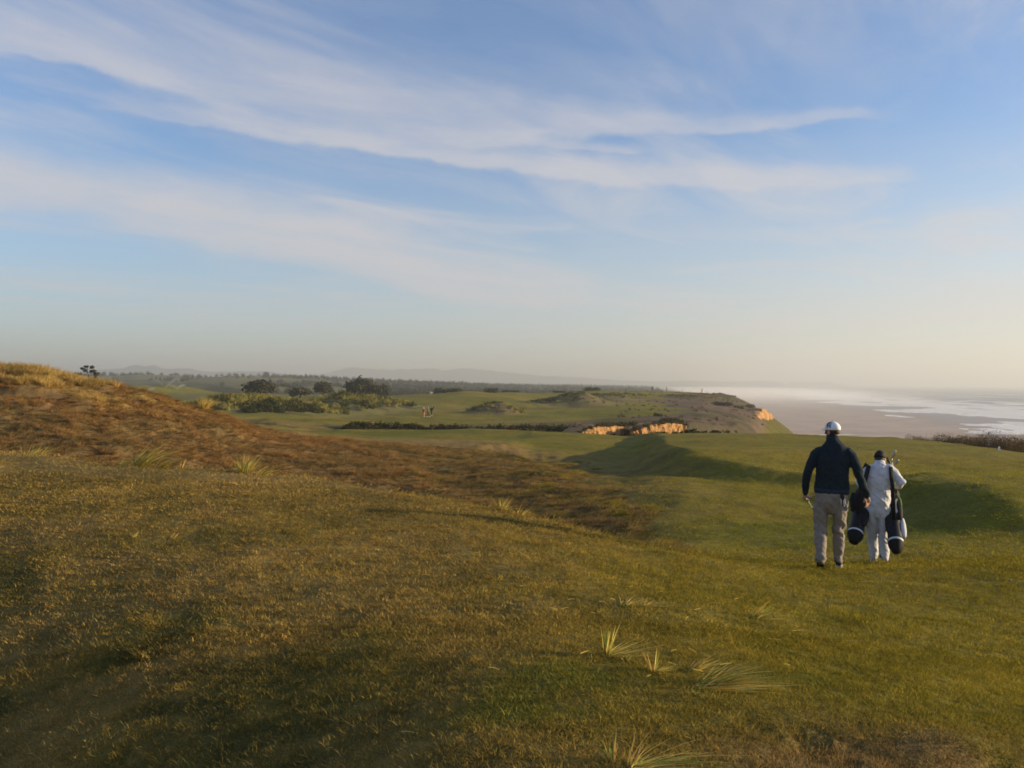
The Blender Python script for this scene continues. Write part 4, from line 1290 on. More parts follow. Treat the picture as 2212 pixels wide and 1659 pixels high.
bank([(1252, 84, 934, 952), (1275, 86, 924, 950), (1300, 88.5, 919.5, 948), (1335, 92, 919, 944), (1358, 94, 922, 943), (1374, 95, 928, 943)], 9, 401)
bank([(1361, 89.5, 929, 944), (1385, 91, 921, 942), (1420, 93, 915, 940), (1445, 96, 912.5, 938), (1470, 99, 914.5, 936), (1484, 101, 925, 936)], 9, 402)
bank([(1150, 87.5, 938.5, 946), (1165, 88.5, 934, 946), (1190, 90, 936, 946)], 4, 403, .2)
cliff = [(1598, 922, 927), (1618, 917, 926), (1632, 911, 924), (1637, 892, 922), (1646, 882, 920), (1656, 882, 917), (1664, 889, 912), (1668, 898, 909)]
cd = [196, 200, 206, 210, 219, 229, 240, 246]
bank([(X_, d_, yt_, yb_) for (X_, yt_, yb_), d_ in zip(cliff, cd)], 9, 404, .8)

# scrub hanging over the banks' rims and growing at their feet
n = 260
q = RNG.uniform(0, 1, n); lo = RNG.uniform(0, 1, n) < .42
Xb = np.where(RNG.uniform(0, 1, n) < .5, 1255 + q * 112, 1366 + q * 118)
db = np.interp(Xb, [1255, 1300, 1358, 1368, 1420, 1484], [84, 88.5, 94, 88, 93, 101])
yt_ = np.interp(Xb, [1252, 1275, 1300, 1335, 1358, 1366, 1368, 1385, 1420, 1445, 1470, 1484], [934, 924, 919.5, 917.5, 920, 930, 927, 920, 915, 912.5, 914.5, 925])
yb_ = np.interp(Xb, [1252, 1366, 1368, 1484], [950, 941, 944, 934])
Yb = np.where(lo, yb_ - RNG.uniform(-3, 5, n), yt_ + RNG.uniform(-2, 1.5, n))
db = db + np.where(lo, -.5, 1.2)
Pb = np.stack([(Xb - CX) / FPX * db, db, EYE - (Yb - CY) / FPX * db - .15], -1)
scatter('bank_scrub', Pb, src_s1, np.where((RNG.uniform(0, 1, n) < .5)[:, None], HB, DG * 1.2) * RNG.uniform(.7, 1.3, n)[:, None], RNG.uniform(.22, .50, n), np.stack([RNG.normal(0, .2, n), RNG.normal(0, .2, n), RNG.uniform(0, 6.28, n)], -1), M_LEAF_I)

# pale clearing in the woods
cx_, cy_, cz_ = at(915, 560)
tag(mesh_obj('sandy_clearing', [(cx_ - 7, cy_ - 14, EYE - 7.2), (cx_ + 9, cy_ - 14, EYE - 7.2), (cx_ + 8, cy_ + 8, EYE - 5.4), (cx_ - 6, cy_ + 8, EYE - 5.4), (cx_ - 9, cy_ - 10, EYE - 12), (cx_ + 11, cy_ - 10, EYE - 12)],
             [(0, 1, 2, 3), (0, 3, 4), (1, 5, 2), (0, 4, 5, 1)], simple_mat('pale_sand', (.45, .42, .33), .9, .1, .3), smooth=False), kind='structure')
# ------------------------------------------------------------------ people
def loft(pts, n=14, cap=True):
    """pts: (x, y, z, half width, half depth) along a limb; returns V, F of a closed tapering tube"""
    P = [Vector(p[:3]) for p in pts]
    rr = [(p[3], p[4] if len(p) > 4 else p[3]) for p in pts]
    rings = []
    for i, c in enumerate(P):
        t = (P[min(i + 1, len(P) - 1)] - P[max(i - 1, 0)]).normalized()
        sx = Vector((1, 0, 0)) - t * t.x
        if sx.length < .2:
            sx = Vector((0, 1, 0)) - t * t.y
        sx.normalize()
        rings.append((c, t, sx, t.cross(sx), rr[i]))
    if cap:
        c, t, sx, sy, r = rings[0]
        e = min(r)
        rings = [(c - t * e * .95, t, sx, sy, (r[0] * .3, r[1] * .3)), (c - t * e * .65, t, sx, sy, (r[0] * .75, r[1] * .75))] + rings
        c, t, sx, sy, r = rings[-1]
        e = min(r)
        rings += [(c + t * e * .65, t, sx, sy, (r[0] * .75, r[1] * .75)), (c + t * e * .95, t, sx, sy, (r[0] * .3, r[1] * .3))]
    V = []; F = []
    for c, t, sx, sy, r in rings:
        for k in range(n):
            a = 2 * math.pi * k / n
            V.append(c + sx * (math.cos(a) * r[0]) + sy * (math.sin(a) * r[1]))
    for j in range(len(rings) - 1):
        for k in range(n):
            F.append((j * n + k, j * n + (k + 1) % n, (j + 1) * n + (k + 1) % n, (j + 1) * n + k))
    F.append(tuple(range(n))[::-1]); F.append(tuple((len(rings) - 1) * n + k for k in range(n)))
    return V, F


def ball(c, rx, ry=None, rz=None, n=14, m=9, rot=None):
    ry = ry or rx; rz = rz or rx
    V = []; F = []
    for j in range(m + 1):
        ph = math.pi * j / m
        for k in range(n):
            a = 2 * math.pi * k / n
            v = Vector((rx * math.sin(ph) * math.cos(a), ry * math.sin(ph) * math.sin(a), rz * math.cos(ph)))
            if rot: v = rot @ v
            V.append(Vector(c) + v)
    for j in range(m):
        for k in range(n):
            F.append((j * n + k, (j + 1) * n + k, (j + 1) * n + (k + 1) % n, j * n + (k + 1) % n))
    return V, F


def fuse(name, parts, voxel, mat, parent, smooth=4, disp=None):
    """one continuous surface out of overlapping tubes"""
    v, f = join(parts)
    me = bpy.data.meshes.new(name)
    me.from_pydata([tuple(q) for q in v], [], f)
    o = bpy.data.objects.new(name, me); COL.objects.link(o)
    r = o.modifiers.new('r', 'REMESH'); r.mode = 'VOXEL'; r.voxel_size = voxel; r.use_smooth_shade = True
    s = o.modifiers.new('s', 'SMOOTH'); s.iterations = smooth; s.factor = .5
    dg = bpy.context.evaluated_depsgraph_get()
    out = bpy.data.meshes.new_from_object(o.evaluated_get(dg))
    o.modifiers.clear()
    o.data = out; bpy.data.meshes.remove(me); out.name = name
    nv = len(out.vertices)
    if disp:
        co = np.zeros(nv * 3, np.float32); out.vertices.foreach_get('co', co); co = co.reshape(-1, 3)
        no = np.zeros(nv * 3, np.float32); out.vertex_normals.foreach_get('vector', no); no = no.reshape(-1, 3)
        co = co + no * disp(co)[:, None]
        out.vertices.foreach_set('co', co.astype(np.float32).ravel())
    out.shade_smooth(); out.update()
    out.materials.clear(); out.materials.append(mat)
    o.parent = parent
    return o


def ribbon(pts, w, th, n_axis=(0, 0, 1)):
    """a flat strap along points"""
    P = [Vector(p) for p in pts]; V = []; F = []
    for i, c in enumerate(P):
        t = (P[min(i + 1, len(P) - 1)] - P[max(i - 1, 0)]).normalized()
        s = t.cross(Vector(n_axis)).normalized(); u = s.cross(t).normalized()
        V += [c + s * w + u * th, c - s * w + u * th, c - s * w - u * th, c + s * w - u * th]
    for i in range(len(P) - 1):
        for k in range(4):
            F.append((i * 4 + k, i * 4 + (k + 1) % 4, i * 4 + 4 + (k + 1) % 4, i * 4 + 4 + k))
    F += [(3, 2, 1, 0), tuple((len(P) - 1) * 4 + k for k in range(4))]
    return V, F


M_SKIN = simple_mat('skin', (.42, .22, .14), .55, .1, 30)
M_HAIR = simple_mat('hair', (.035, .022, .014), .6, .3, 60)
M_NAVY = simple_mat('navy_knit', (.011, .021, .030), .9, .25, 40, .2, spec=.15)
M_NAVY2 = simple_mat('navy_rib', (.022, .034, .050), .9, .25, 60, .2, spec=.15)
M_KHAKI = simple_mat('khaki_cloth', (.215, .185, .155), .85, .08, 25, .1, spec=.2)
M_WHITE = simple_mat('white_cloth', (.54, .54, .56), .85, .05, 20, .1, spec=.2)
M_CAPW = simple_mat('white_cap', (.74, .74, .76), .7, .04, 20)
M_BLACK = simple_mat('black_cloth', (.010, .010, .012), .75, .3, 30, .2, spec=.25)
M_BLACKG = simple_mat('black_nylon', (.008, .009, .011), .55, .3, 20, .15, spec=.25)
M_GREYB = simple_mat('pale_trim', (.52, .54, .56), .5, .1, 20)
M_RUB = simple_mat('dark_rubber', (.009, .009, .010), .7, .2, 20, spec=.15)
M_STEEL = simple_mat('polished_steel', (.30, .29, .26), .4, .1, 20, metal=1.0)
M_SHAFT = simple_mat('dark_shaft', (.03, .028, .025), .35, .1, 20, spec=.5)
M_GREENT = simple_mat('green_trim', (.10, .14, .03), .7, .1, 20)


def folds(amp, fz=18, fx=9, sd=0, knee=None):
    def f(c):
        n = fbm(c[:, 0] * fx + c[:, 2] * 5 + sd, c[:, 2] * fz + c[:, 0] * 7 + c[:, 1] * 9, 301 + sd, 3) - .5
        n2 = fbm(c[:, 0] * fx * 2.3 - c[:, 2] * 9, c[:, 2] * fz * .7 + c[:, 1] * 14, 311 + sd, 2) - .5
        a = amp
        if knee is not None:
            a = amp * (.55 + sum(np.exp(-((c[:, 2] - k) / .09) ** 2) for k in knee))
        return (n * 1.3 + n2 * .7) * a
    return f


def hand(wrist, tip_dir, palm_n, thumb_side, curl, L=.185):
    """palm, four unequal fingers bent at the knuckles and a thumb leaving the side of the palm"""
    w = Vector(wrist); d = Vector(tip_dir).normalized(); n = Vector(palm_n).normalized()
    s = d.cross(n).normalized() * thumb_side
    n = s.cross(d).normalized() * (1 if s.cross(d).dot(n) > 0 else -1)
    parts = [loft([(*w, .028, .024), (*(w + d * L * .12), .033, .02), (*(w + d * L * .46), .042, .016)])]
    base = w + d * L * .44
    for i, (off, ln) in enumerate(((.030, .40), (.010, .45), (-.011, .42), (-.030, .33))):
        p0 = base + s * off - d * .02
        a = base + s * off * 1.05 + d * L * .02
        dd = (d * math.cos(curl * .5) + n * math.sin(curl * .5))
        b = a + dd * L * ln * .42
        dd2 = (d * math.cos(curl * 1.3) + n * math.sin(curl * 1.3))
        c = b + dd2 * L * ln * .34
        dd3 = (d * math.cos(curl * 2) + n * math.sin(curl * 2))
        e = c + dd3 * L * ln * .22
        parts.append(loft([(*p0, .0095), (*a, .0095), (*b, .009), (*c, .0082), (*e, .007)], 8))
    t0 = w + d * L * .14 + s * .022; t1 = t0 + (d * .7 + s * .62 + n * .25) * L * .2; t2 = t1 + (d * .95 + s * .12 + n * .4).normalized() * L * .19
    parts.append(loft([(*t0, .014), (*t1, .0115), (*t2, .0085)], 8))
    return parts


def rot_z(p, a, c=(0, 0, 0)):
    q = Vector(p) - Vector(c)
    return Vector((q.x * math.cos(a) - q.y * math.sin(a), q.x * math.sin(a) + q.y * math.cos(a), q.z)) + Vector(c)


def head_parts(c, s, yaw, pitch=0.0):
    """skull, jaw, nose, brow, ears and neck stub; face towards +Y turned by yaw (left +)"""
    M = Matrix.Rotation(yaw, 3, 'Z') @ Matrix.Rotation(-pitch, 3, 'X')
    c = Vector(c)
    g_ = lambda x, y, z: c + M @ Vector((x * s, y * s, z * s))
    P = [ball(c, .076 * s, .096 * s, .10 * s, rot=M),
         loft([(*g_(0, .02, -.02), .062 * s, .066 * s), (*g_(0, .045, -.085), .050 * s, .048 * s), (*g_(0, .06, -.115), .032 * s, .028 * s)]),
         loft([(*g_(0, .09, .0), .010 * s), (*g_(0, .108, -.028), .013 * s), (*g_(0, .112, -.038), .015 * s)], 8),
         loft([(*g_(-.035, .083, .018), .012 * s), (*g_(.035, .083, .018), .012 * s)], 8),
         loft([(*g_(-.02, .088, -.072), .008 * s), (*g_(.02, .088, -.072), .008 * s)], 8),
         ball(g_(-.078, .0, -.02), .012 * s, .022 * s, .034 * s, 10, 6, M), ball(g_(.078, .0, -.02), .012 * s, .022 * s, .034 * s, 10, 6, M)]
    return P, g_, M


def dome(c, M, rx, ry, rz, low, n=32, m=12, peak=1.0):
    """open cap shell with thickness"""
    V = []; F = []
    for shell in (1.0, .95):
        for j in range(m + 1):
            ph = (math.pi / 2 + low) * j / m
            for k in range(n):
                a = 2 * math.pi * k / n
                seam = 1 - .012 * (abs(math.sin(a * 3)) < .12) * math.sin(ph)
                V.append(Vector(c) + M @ Vector((rx * math.sin(ph) * math.cos(a) * shell * seam, ry * math.sin(ph) * math.sin(a) * shell * seam, rz * math.cos(ph) * shell)))
    o = (m + 1) * n
    for b in (0, o):
        for j in range(m):
            for k in range(n):
                q = (b + j * n + k, b + (j + 1) * n + k, b + (j + 1) * n + (k + 1) % n, b + j * n + (k + 1) % n)
                F.append(q if b == 0 else q[::-1])
    for k in range(n):
        F.append((m * n + k, o + m * n + k, o + m * n + (k + 1) % n, m * n + (k + 1) % n))
    return V, F


def brim(g_, s, w=.072, y0=.088, y1=.168, z=.03, drop=.012, n=12):
    V = []; F = []
    for th in (.003, -.003):
        for j in range(5):
            f = j / 4
            for k in range(n + 1):
                a = math.pi * k / n
                xx = math.cos(a) * w
                yb = math.sqrt(max(0, 1 - (xx / .088) ** 2)) * y0 * .98
                yy = yb + (y1 - y0) * f * math.sin(a) ** .6
                V.append(g_(xx, yy, z - drop * f - .10 * xx * xx / .01 * .1 + th))
    r = (n + 1)
    o = 5 * r
    for b in (0, o):
        for j in range(4):
            for k in range(n):
                q = (b + j * r + k, b + (j + 1) * r + k, b + (j + 1) * r + k + 1, b + j * r + k + 1)
                F.append(q if b else q[::-1])
    for k in range(n):
        F.append((4 * r + k, 4 * r + k + 1, o + 4 * r + k + 1, o + 4 * r + k))
    return V, F


def shoe(name, heel, toe, h, w, mat, sole, parent, sole_h=.028):
    """heel and toe points on the sole; upper, sole; the foot stands on the slope under it"""
    a0 = parent.rotation_euler.z
    g0 = float(zg(parent.location.x, parent.location.y))
    fit = lambda p: (p[0], p[1], p[2] + .012 + float(zg(parent.location.x + p[0] * math.cos(a0) - p[1] * math.sin(a0), parent.location.y + p[0] * math.sin(a0) + p[1] * math.cos(a0))) - parent.location.z)
    heel = fit(heel); toe = fit(toe)
    a = Vector(heel); b = Vector(toe); d = (b - a)
    L = d.length; d.normalize()
    s = d.cross(Vector((0, 0, 1))).normalized(); u = s.cross(d).normalized()
    prof = [(-.02, .72, .55), (.0, .85, 1.0), (.22, .86, 1.0), (.38, .84, .80), (.6, 1.0, .58), (.82, .95, .46), (.96, .66, .38), (1.02, .35, .28)]
    V = []; F = []; n = 12
    for f, ww, hh in prof:
        c = a + d * (f * L)
        for k in range(n):
            t = 2 * math.pi * k / n
            x = math.cos(t) * w * ww; z = math.sin(t)
            z = (z * .5 + .5) * h * hh + sole_h * .5
            V.append(c + s * x + u * z)
    for j in range(len(prof) - 1):
        for k in range(n):
            F.append((j * n + k, j * n + (k + 1) % n, (j + 1) * n + (k + 1) % n, (j + 1) * n + k))
    F += [tuple(range(n))[::-1], tuple((len(prof) - 1) * n + k for k in range(n))]
    o = mesh_obj(name, V, F, mat, parent)
    V = []; F = []
    out = [(f * L, ww * w * 1.07) for f, ww, _ in prof]
    ring = [(x, y) for x, y in out] + [(x, -y) for x, y in out[::-1]]
    for zz in (0, sole_h):
        for x, y in ring:
            V.append(a + d * x + s * y + u * zz)
    m = len(ring)
    F = [tuple(range(m))[::-1], tuple(range(m, 2 * m))] + [(k, (k + 1) % m, m + (k + 1) % m, m + k) for k in range(m)]
    mesh_obj('sole', V, F, sole, o, smooth=False)
    return o


def face_away(o, x, y):
    """walkers head straight away along the line of sight, like the photograph shows them"""
    o.rotation_euler = (0, 0, -math.atan2(x, y))
    o.scale = (.925, 1, 1)


# ---------------------------------------------------------------- the tall golfer
def golfer():
    x, y, z = at(1796, 10.3)
    x = (1796 - CX) / FPX * 10.3
    t = thing('person', (x, y, z), 'tall person in a navy sweater, grey trousers and white cap walking away', 'person', 'people walking in front')
    face_away(t, x, y)
    yaw = R(52)
    hc = (.012, .03, 1.735)
    hp, g_, M = head_parts(hc, 1.0, yaw)
    LS, LE, LW = (-.185, 0, 1.455), (-.305, -.02, 1.205), (-.335, .06, .945)
    RS, RE, RW = (.235, 0, 1.455), (.345, -.03, 1.20), (.440, .03, .945)
    body = hp + [loft([(.02, -.005, 1.50, .062, .06), (.016, .012, 1.62, .056, .056), (.013, .02, 1.68, .055, .06)]),
                 loft([(.02, 0, .95, .15, .10), (.02, 0, 1.15, .15, .10), (.025, 0, 1.40, .17, .10), (.025, 0, 1.49, .10, .07)]),
                 loft([(*LS, .048), (*LE, .040), (*LW, .027)]), loft([(*RS, .048), (*RE, .040), (*RW, .027)]),
                 loft([(-.10, 0, .92, .075), (-.13, -.02, .5, .052), (-.133, -.15, .12, .035)]), loft([(.11, 0, .92, .075), (.095, .06, .5, .052), (.088, .09, .12, .035)])]
    body += hand(LW, (-.05, .16, -1), (.9, .25, .1), -1, 1.05, .17)
    body += hand(RW, (.14, .05, -1), (-.75, .55, .0), -1, .42, .19)
    fuse('body', body, .0065, M_SKIN, t, 2)
    # hair below the cap
    V, F = dome(hc, M, .081, .101, .104, R(22), 24, 10)
    mesh_obj('hair', [v for v in V], F, M_HAIR, t)
    # cap
    cc = g_(0, -.004, .028)
    V, F = dome(cc, M, .090, .112, .091, R(10))
    cap = mesh_obj('cap', V, F, M_CAPW, t)
    V, F = brim(g_, 1.0, z=.022)
    mesh_obj('brim', V, F, M_CAPW, cap)
    def on_cap(az_, ph, k=1.012):
        return cc + M @ Vector((.090 * k * math.sin(ph) * math.cos(az_), .112 * k * math.sin(ph) * math.sin(az_), .091 * k * math.cos(ph)))
    # dark emblem on the cap's left side (slanted strokes), small badge at the back, button on top
    parts = []
    for a0, a1, p0, p1 in ((150, 176, 26, 58), (158, 180, 62, 70), (182, 190, 14, 80), (166, 174, 38, 88), (194, 199, 30, 84)):
        V = [on_cap(R(a0 + (a1 - a0) * i / 4), R(p0 + (p1 - p0) * j / 4)) for j in range(5) for i in range(5)]
        parts.append((V, [(j * 5 + i, j * 5 + i + 1, j * 5 + i + 6, j * 5 + i + 5) for j in range(4) for i in range(4)]))
    v, f = join(parts)
    mesh_obj('emblem', v, f, M_BLACK, cap)
    V = [on_cap(R(-62 + 3 * i), R(78 + 5 * j), 1.014) for j in range(3) for i in range(3)]
    mesh_obj('badge', V, [(j * 3 + i, j * 3 + i + 1, j * 3 + i + 4, j * 3 + i + 3) for j in range(2) for i in range(2)], M_BLACK, cap)
    v, f = ball(cc + M @ Vector((0, 0, .091)), .008, .008, .005, 8, 5)
    mesh_obj('button', v, f, M_BLACK, cap)
    # sweater
    tor = loft([(.002, 0, .965, .218, .140), (.004, 0, .99, .224, .145), (.008, 0, 1.10, .215, .138), (.015, -.005, 1.25, .212, .140), (.024, -.012, 1.38, .226, .142), (.025, -.012, 1.45, .222, .122), (.024, -.010, 1.505, .190, .108), (.022, -.008, 1.55, .150, .098), (.020, -.004, 1.59, .112, .090), (.018, .0, 1.62, .086, .082)], 20)
    neck = loft([(.020, -.004, 1.52, .092, .080), (.016, .006, 1.60, .080, .078), (.014, .012, 1.655, .078, .078)], 18)
    la = loft([(-.15, -.008, 1.465, .075, .085), (-.205, -.008, 1.425, .072, .078), (-.262, -.015, 1.31, .064, .066), (*LE, .056, .058), (-.325, .02, 1.09, .052, .052), (*LW[:2], LW[2] + .02, .042, .042), (*LW[:2], LW[2] - .01, .038, .040)])
    ra = loft([(.20, -.008, 1.465, .075, .085), (.258, -.008, 1.425, .072, .078), (.305, -.018, 1.31, .066, .066), (*RE, .058, .058), (.390, -.005, 1.08, .054, .054), (*RW[:2], RW[2] + .02, .044, .044), (*RW[:2], RW[2] - .01, .040, .040)])
    fuse('sweater', [tor, neck, la, ra], .009, M_NAVY, t, 5, folds(.014, 13, 7, 1, (1.0, 1.2)))
    v, f = loft([(.003, 0, .955, .221, .143), (.003, 0, .985, .226, .147), (.004, 0, 1.01, .225, .146)], 28, False)
    mesh_obj('hem', v, f, M_NAVY2, t)
    v, f = loft([(.0155, .008, 1.605, .0835, .081), (.014, .013, 1.655, .083, .082), (.013, .013, 1.662, .070, .07)], 24, False)
    mesh_obj('collar', v, f, M_NAVY2, t)
    # trousers
    hip = loft([(.002, 0, 1.0, .20, .125), (.002, -.006, .93, .208, .138), (.002, -.012, .85, .210, .142), (.0, -.01, .80, .18, .12)], 20)
    ll = loft([(-.108, 0, .86, .108, .128), (-.128, .0, .70, .098, .113), (-.138, -.005, .56, .091, .10), (-.139, -.04, .45, .086, .092), (-.133, -.09, .30, .078, .085), (-.134, -.13, .19, .068, .078), (-.134, -.14, .15, .066, .078)])
    rl = loft([(.108, 0, .86, .108, .128), (.107, .02, .70, .095, .11), (.103, .05, .56, .086, .096), (.098, .07, .45, .080, .088), (.09, .085, .30, .076, .084), (.088, .095, .16, .066, .078), (.087, .10, .10, .064, .080)])
    fuse('trousers', [hip, ll, rl], .0085, M_KHAKI, t, 4, folds(.030, 15, 8, 3, (.48, .12, .78)))
    # glove tucked in the back pocket
    gl = thing('golf_glove', (x, y, z), 'white and black glove hanging out of the tall person\'s back pocket', 'glove')
    face_away(gl, x, y)
    parts = [loft([(.135, -.150, .955, .026, .008), (.14, -.160, .93, .03, .010), (.142, -.163, .90, .026, .010)], 10)]
    for k in range(4):
        parts.append(loft([(.122 + k * .013, -.163, .91, .006, .006), (.121 + k * .017, -.168, .865 - .012 * (k % 2), .0062, .006), (.121 + k * .019, -.163, .84 - .012 * (k % 3), .005, .005)], 8))
    v, f = join(parts[:1]); mesh_obj('cuff', v, f, M_BLACK, gl)
    v, f = join([parts[1], parts[3], parts[4]]); mesh_obj('fingers', v, f, M_WHITE, gl)
    v, f = join([parts[2]]); mesh_obj('fingers', v, f, M_BLACK, gl)
    # shoes
    shoe('shoe', (-.134, -.20, .075), (-.140, .07, .005), .115, .047, M_BLACK, M_RUB, t, .032)
    shoe('shoe', (.088, .03, .002), (.105, .31, .0), .10, .047, M_BLACK, M_GREYB, t, .030)
    # club held at its head, shaft down in front of the leg
    c = thing('golf_club', (x, y, z), 'golf club with dark shaft carried in the tall person\'s left hand', 'golf club')
    face_away(c, x, y)
    a = Vector((-.325, .085, .865)); b = Vector((-.075, .34, .42))
    d = (b - a).normalized()
    v, f = loft([(*(a - d * .03), .0055), (*(a + d * .45), .0050), (*b, .0046)], 8); mesh_obj('shaft', v, f, M_SHAFT, c)
    v, f = loft([(*(b - d * .2), .010), (*(b + d * .05), .012)], 10); mesh_obj('grip', v, f, M_RUB, c)
    v, f = loft([(*(a - d * .03), .012, .012), (*(a - d * .03 + Vector((.045, -.05, .0))), .016, .022), (*(a - d * .03 + Vector((.075, -.08, -.005))), .012, .026)], 10); mesh_obj('club_head', v, f, M_STEEL, c)
    return t


golfer()


def golf_bag(base, top, r, loc, label, side, pocket_mats, hood=True):
    """a carry bag slung on its strap: base cup towards us"""
    t = thing('golf_bag', loc, label, 'golf bag', 'golf bags carried by the caddie')
    face_away(t, loc[0], loc[1])
    b = Vector(base); e = Vector(top); d = (e - b).normalized(); L = (e - b).length
    sx = Vector((1, 0, 0)) - d * d.x; sx.normalize(); u = sx.cross(d).normalized()
    if u.z < 0: u = -u
    P = lambda f, a=0, c=0: b + d * (f * L) + sx * a + u * c
    prof = [(.02, 1.0), (.1, 1.0), (.3, .94), (.5, .97), (.75, .98), (.93, 1.06), (1.0, 1.08)]
    v, f = loft([(*P(q), r * k, r * k) for q, k in prof], 20); mesh_obj('barrel', v, f, M_BLACKG, t)
    v, f = loft([(*P(-.06), r * .82, r * .82), (*P(-.03), r * .98, r * .98), (*P(.03), r * 1.05, r * 1.05), (*P(.085), r * 1.05, r * 1.05)], 22)
    cup = mesh_obj('base_cup', v, f, M_RUB, t)
    # pale crescent round the upper edge of the cup
    V = []; F = []
    for i in range(13):
        a = R(25 + 130 * i / 12) if side > 0 else R(15 + 130 * i / 12)
        for k, (q, rr) in enumerate(((.058, 1.062), (.052, 1.07), (.030, 1.07), (.024, 1.05))):
            V.append(P(q, math.cos(a) * r * rr, math.sin(a) * r * rr))
    for i in range(12):
        for k in range(3):
            F.append((i * 4 + k, i * 4 + k + 1, i * 4 + 5 + k, i * 4 + 4 + k))
    mesh_obj('trim', V, F, M_GREYB, cup)
    v, f = loft([(*P(.93), r * 1.12, r * 1.12), (*P(1.0), r * 1.16, r * 1.16)], 22); mesh_obj('top_cuff', v, f, M_BLACK, t)
    for (q0, q1, a, c, w, hgt, mt) in pocket_mats:
        v, f = loft([(*P(q0, a, c), w * .8, hgt * .7), (*P(q0 * .7 + q1 * .3, a, c), w, hgt), (*P(q0 * .3 + q1 * .7, a, c), w * .95, hgt), (*P(q1, a, c), w * .7, hgt * .6)], 14)
        mesh_obj('pocket', v, f, mt, t)
    return t, P


# ---------------------------------------------------------------- the caddie
def caddie():
    D = 11.6
    x, y, z = at(1898, D)
    t = thing('person', (x, y, z), 'person in a white caddie suit and dark cap, stooped under two golf bags', 'person', 'people walking in front')
    face_away(t, x, y)
    hc = (.020, .10, 1.475)
    hp, g_, M = head_parts(hc, .94, R(-12), R(14))
    LS, LE, LW = (-.15, .03, 1.315), (-.275, -.03, 1.125), (-.20, .19, 1.08)
    RS, RE, RW = (.185, .03, 1.325), (.315, -.06, 1.165), (.235, .17, 1.10)
    body = hp + [loft([(.01, .04, 1.30, .055, .055), (.016, .075, 1.40, .053, .053), (.018, .09, 1.44, .053, .056)]),
                 loft([(0, .0, .78, .12, .09), (0, .0, .95, .12, .09), (.01, .02, 1.2, .13, .09), (.012, .035, 1.32, .09, .07)]),
                 loft([(*LS, .04), (*LE, .034), (*LW, .025)]), loft([(*RS, .04), (*RE, .034), (*RW, .025)]),
                 loft([(-.08, 0, .76, .06), (-.085, .08, .42, .045), (-.065, .10, .1, .032)]), loft([(.08, 0, .76, .06), (.068, -.02, .42, .045), (.08, -.16, .13, .032)])]
    body += hand(LW, (.35, .9, .35), (.3, .2, -.9), 1, 1.2, .16)
    body += hand(RW, (-.25, .9, .4), (-.3, .2, -.9), -1, 1.2, .16)
    fuse('body', body, .007, M_SKIN, t, 2)
    V, F = dome(hc, M, .076, .096, .098, R(30), 24, 10)
    mesh_obj('hair', V, F, M_HAIR, t)
    cc = g_(0, -.004, .022)
    V, F = dome(cc, M, .087, .106, .098, R(6))
    cap = mesh_obj('cap', V, F, M_BLACK, t)
    V, F = brim(g_, .94, z=.02)
    mesh_obj('brim', V, F, M_BLACK, cap)
    v, f = ball(cc + M @ Vector((0, 0, .098)), .007, .007, .005, 8, 5); mesh_obj('button', v, f, M_BLACK, cap)
    tor = loft([(0, -.005, .74, .155, .13), (0, -.01, .86, .165, .14), (0, .0, 1.0, .160, .135), (.004, .005, 1.15, .165, .135), (.012, .012, 1.27, .178, .130), (.014, .03, 1.345, .15, .105), (.016, .05, 1.40, .085, .08)], 20)
    nk = loft([(.016, .052, 1.38, .072, .070), (.018, .075, 1.435, .066, .066)], 16)
    la = loft([(-.12, .02, 1.325, .072, .075), (-.185, .01, 1.255, .070, .070), (*LE, .064, .064), (-.245, .09, 1.09, .056, .056), (*LW, .045, .045)])
    ra = loft([(.15, .02, 1.335, .074, .078), (.225, .0, 1.275, .074, .074), (*RE, .070, .070), (.285, .05, 1.12, .060, .060), (*RW, .045, .045)])
    ll = loft([(-.085, 0, .78, .098, .12), (-.098, .03, .62, .096, .11), (-.094, .06, .45, .090, .10), (-.082, .08, .28, .080, .092), (-.068, .09, .13, .068, .084), (-.066, .09, .095, .066, .082)])
    rl = loft([(.080, 0, .78, .098, .12), (.078, .0, .62, .090, .105), (.068, -.02, .45, .080, .095), (.070, -.08, .28, .074, .086), (.080, -.15, .17, .070, .078), (.084, -.16, .13, .068, .078)])
    fuse('caddie_suit', [tor, nk, la, ra, ll, rl], .0085, M_WHITE, t, 5, folds(.024, 12, 8, 9))
    v, f = loft([(.017, .060, 1.40, .078, .076), (.018, .078, 1.440, .074, .074), (.018, .079, 1.446, .062, .062)], 20, False)
    mesh_obj('collar', v, f, M_WHITE, t)
    shoe('shoe', (-.068, .03, .0), (-.08, .29, .0), .09, .045, M_WHITE, M_GREYB, t)
    shoe('shoe', (.045, -.22, .085), (.145, .0, .004), .095, .045, M_SHAFT, M_BLACK, t, .02)
    # bags
    loc = (x, y, z)
    lb, P = golf_bag((-.325, -.34, .425), (-.215, .30, .93), .112, loc, 'black golf bag hanging at the caddie\'s left side, next to the tall person\'s hand', -1,
                     [(.22, .62, .085, .06, .065, .05, M_BLACK), (.50, .92, -.08, .07, .06, .045, M_BLACK), (.15, .45, .0, .10, .06, .035, M_BLACK)])
    st = [P(.88, 0, .11), Vector((-.26, .12, 1.12)), Vector((-.215, .06, 1.30)), Vector((-.165, .015, 1.395)), Vector((-.14, -.07, 1.375)), Vector((-.18, -.14, 1.22)), Vector((-.25, -.17, .98)), P(.35, 0, .11)]
    v, f = ribbon(st, .032, .007, (0, 1, .3)); mesh_obj('strap', v, f, M_BLACK, lb)
    v, f = loft([(-.355, -.10, .98, .03, .02), (-.37, -.13, .90, .04, .025), (-.365, -.14, .80, .035, .02)], 10); mesh_obj('towel', v, f, M_BLACK, lb)
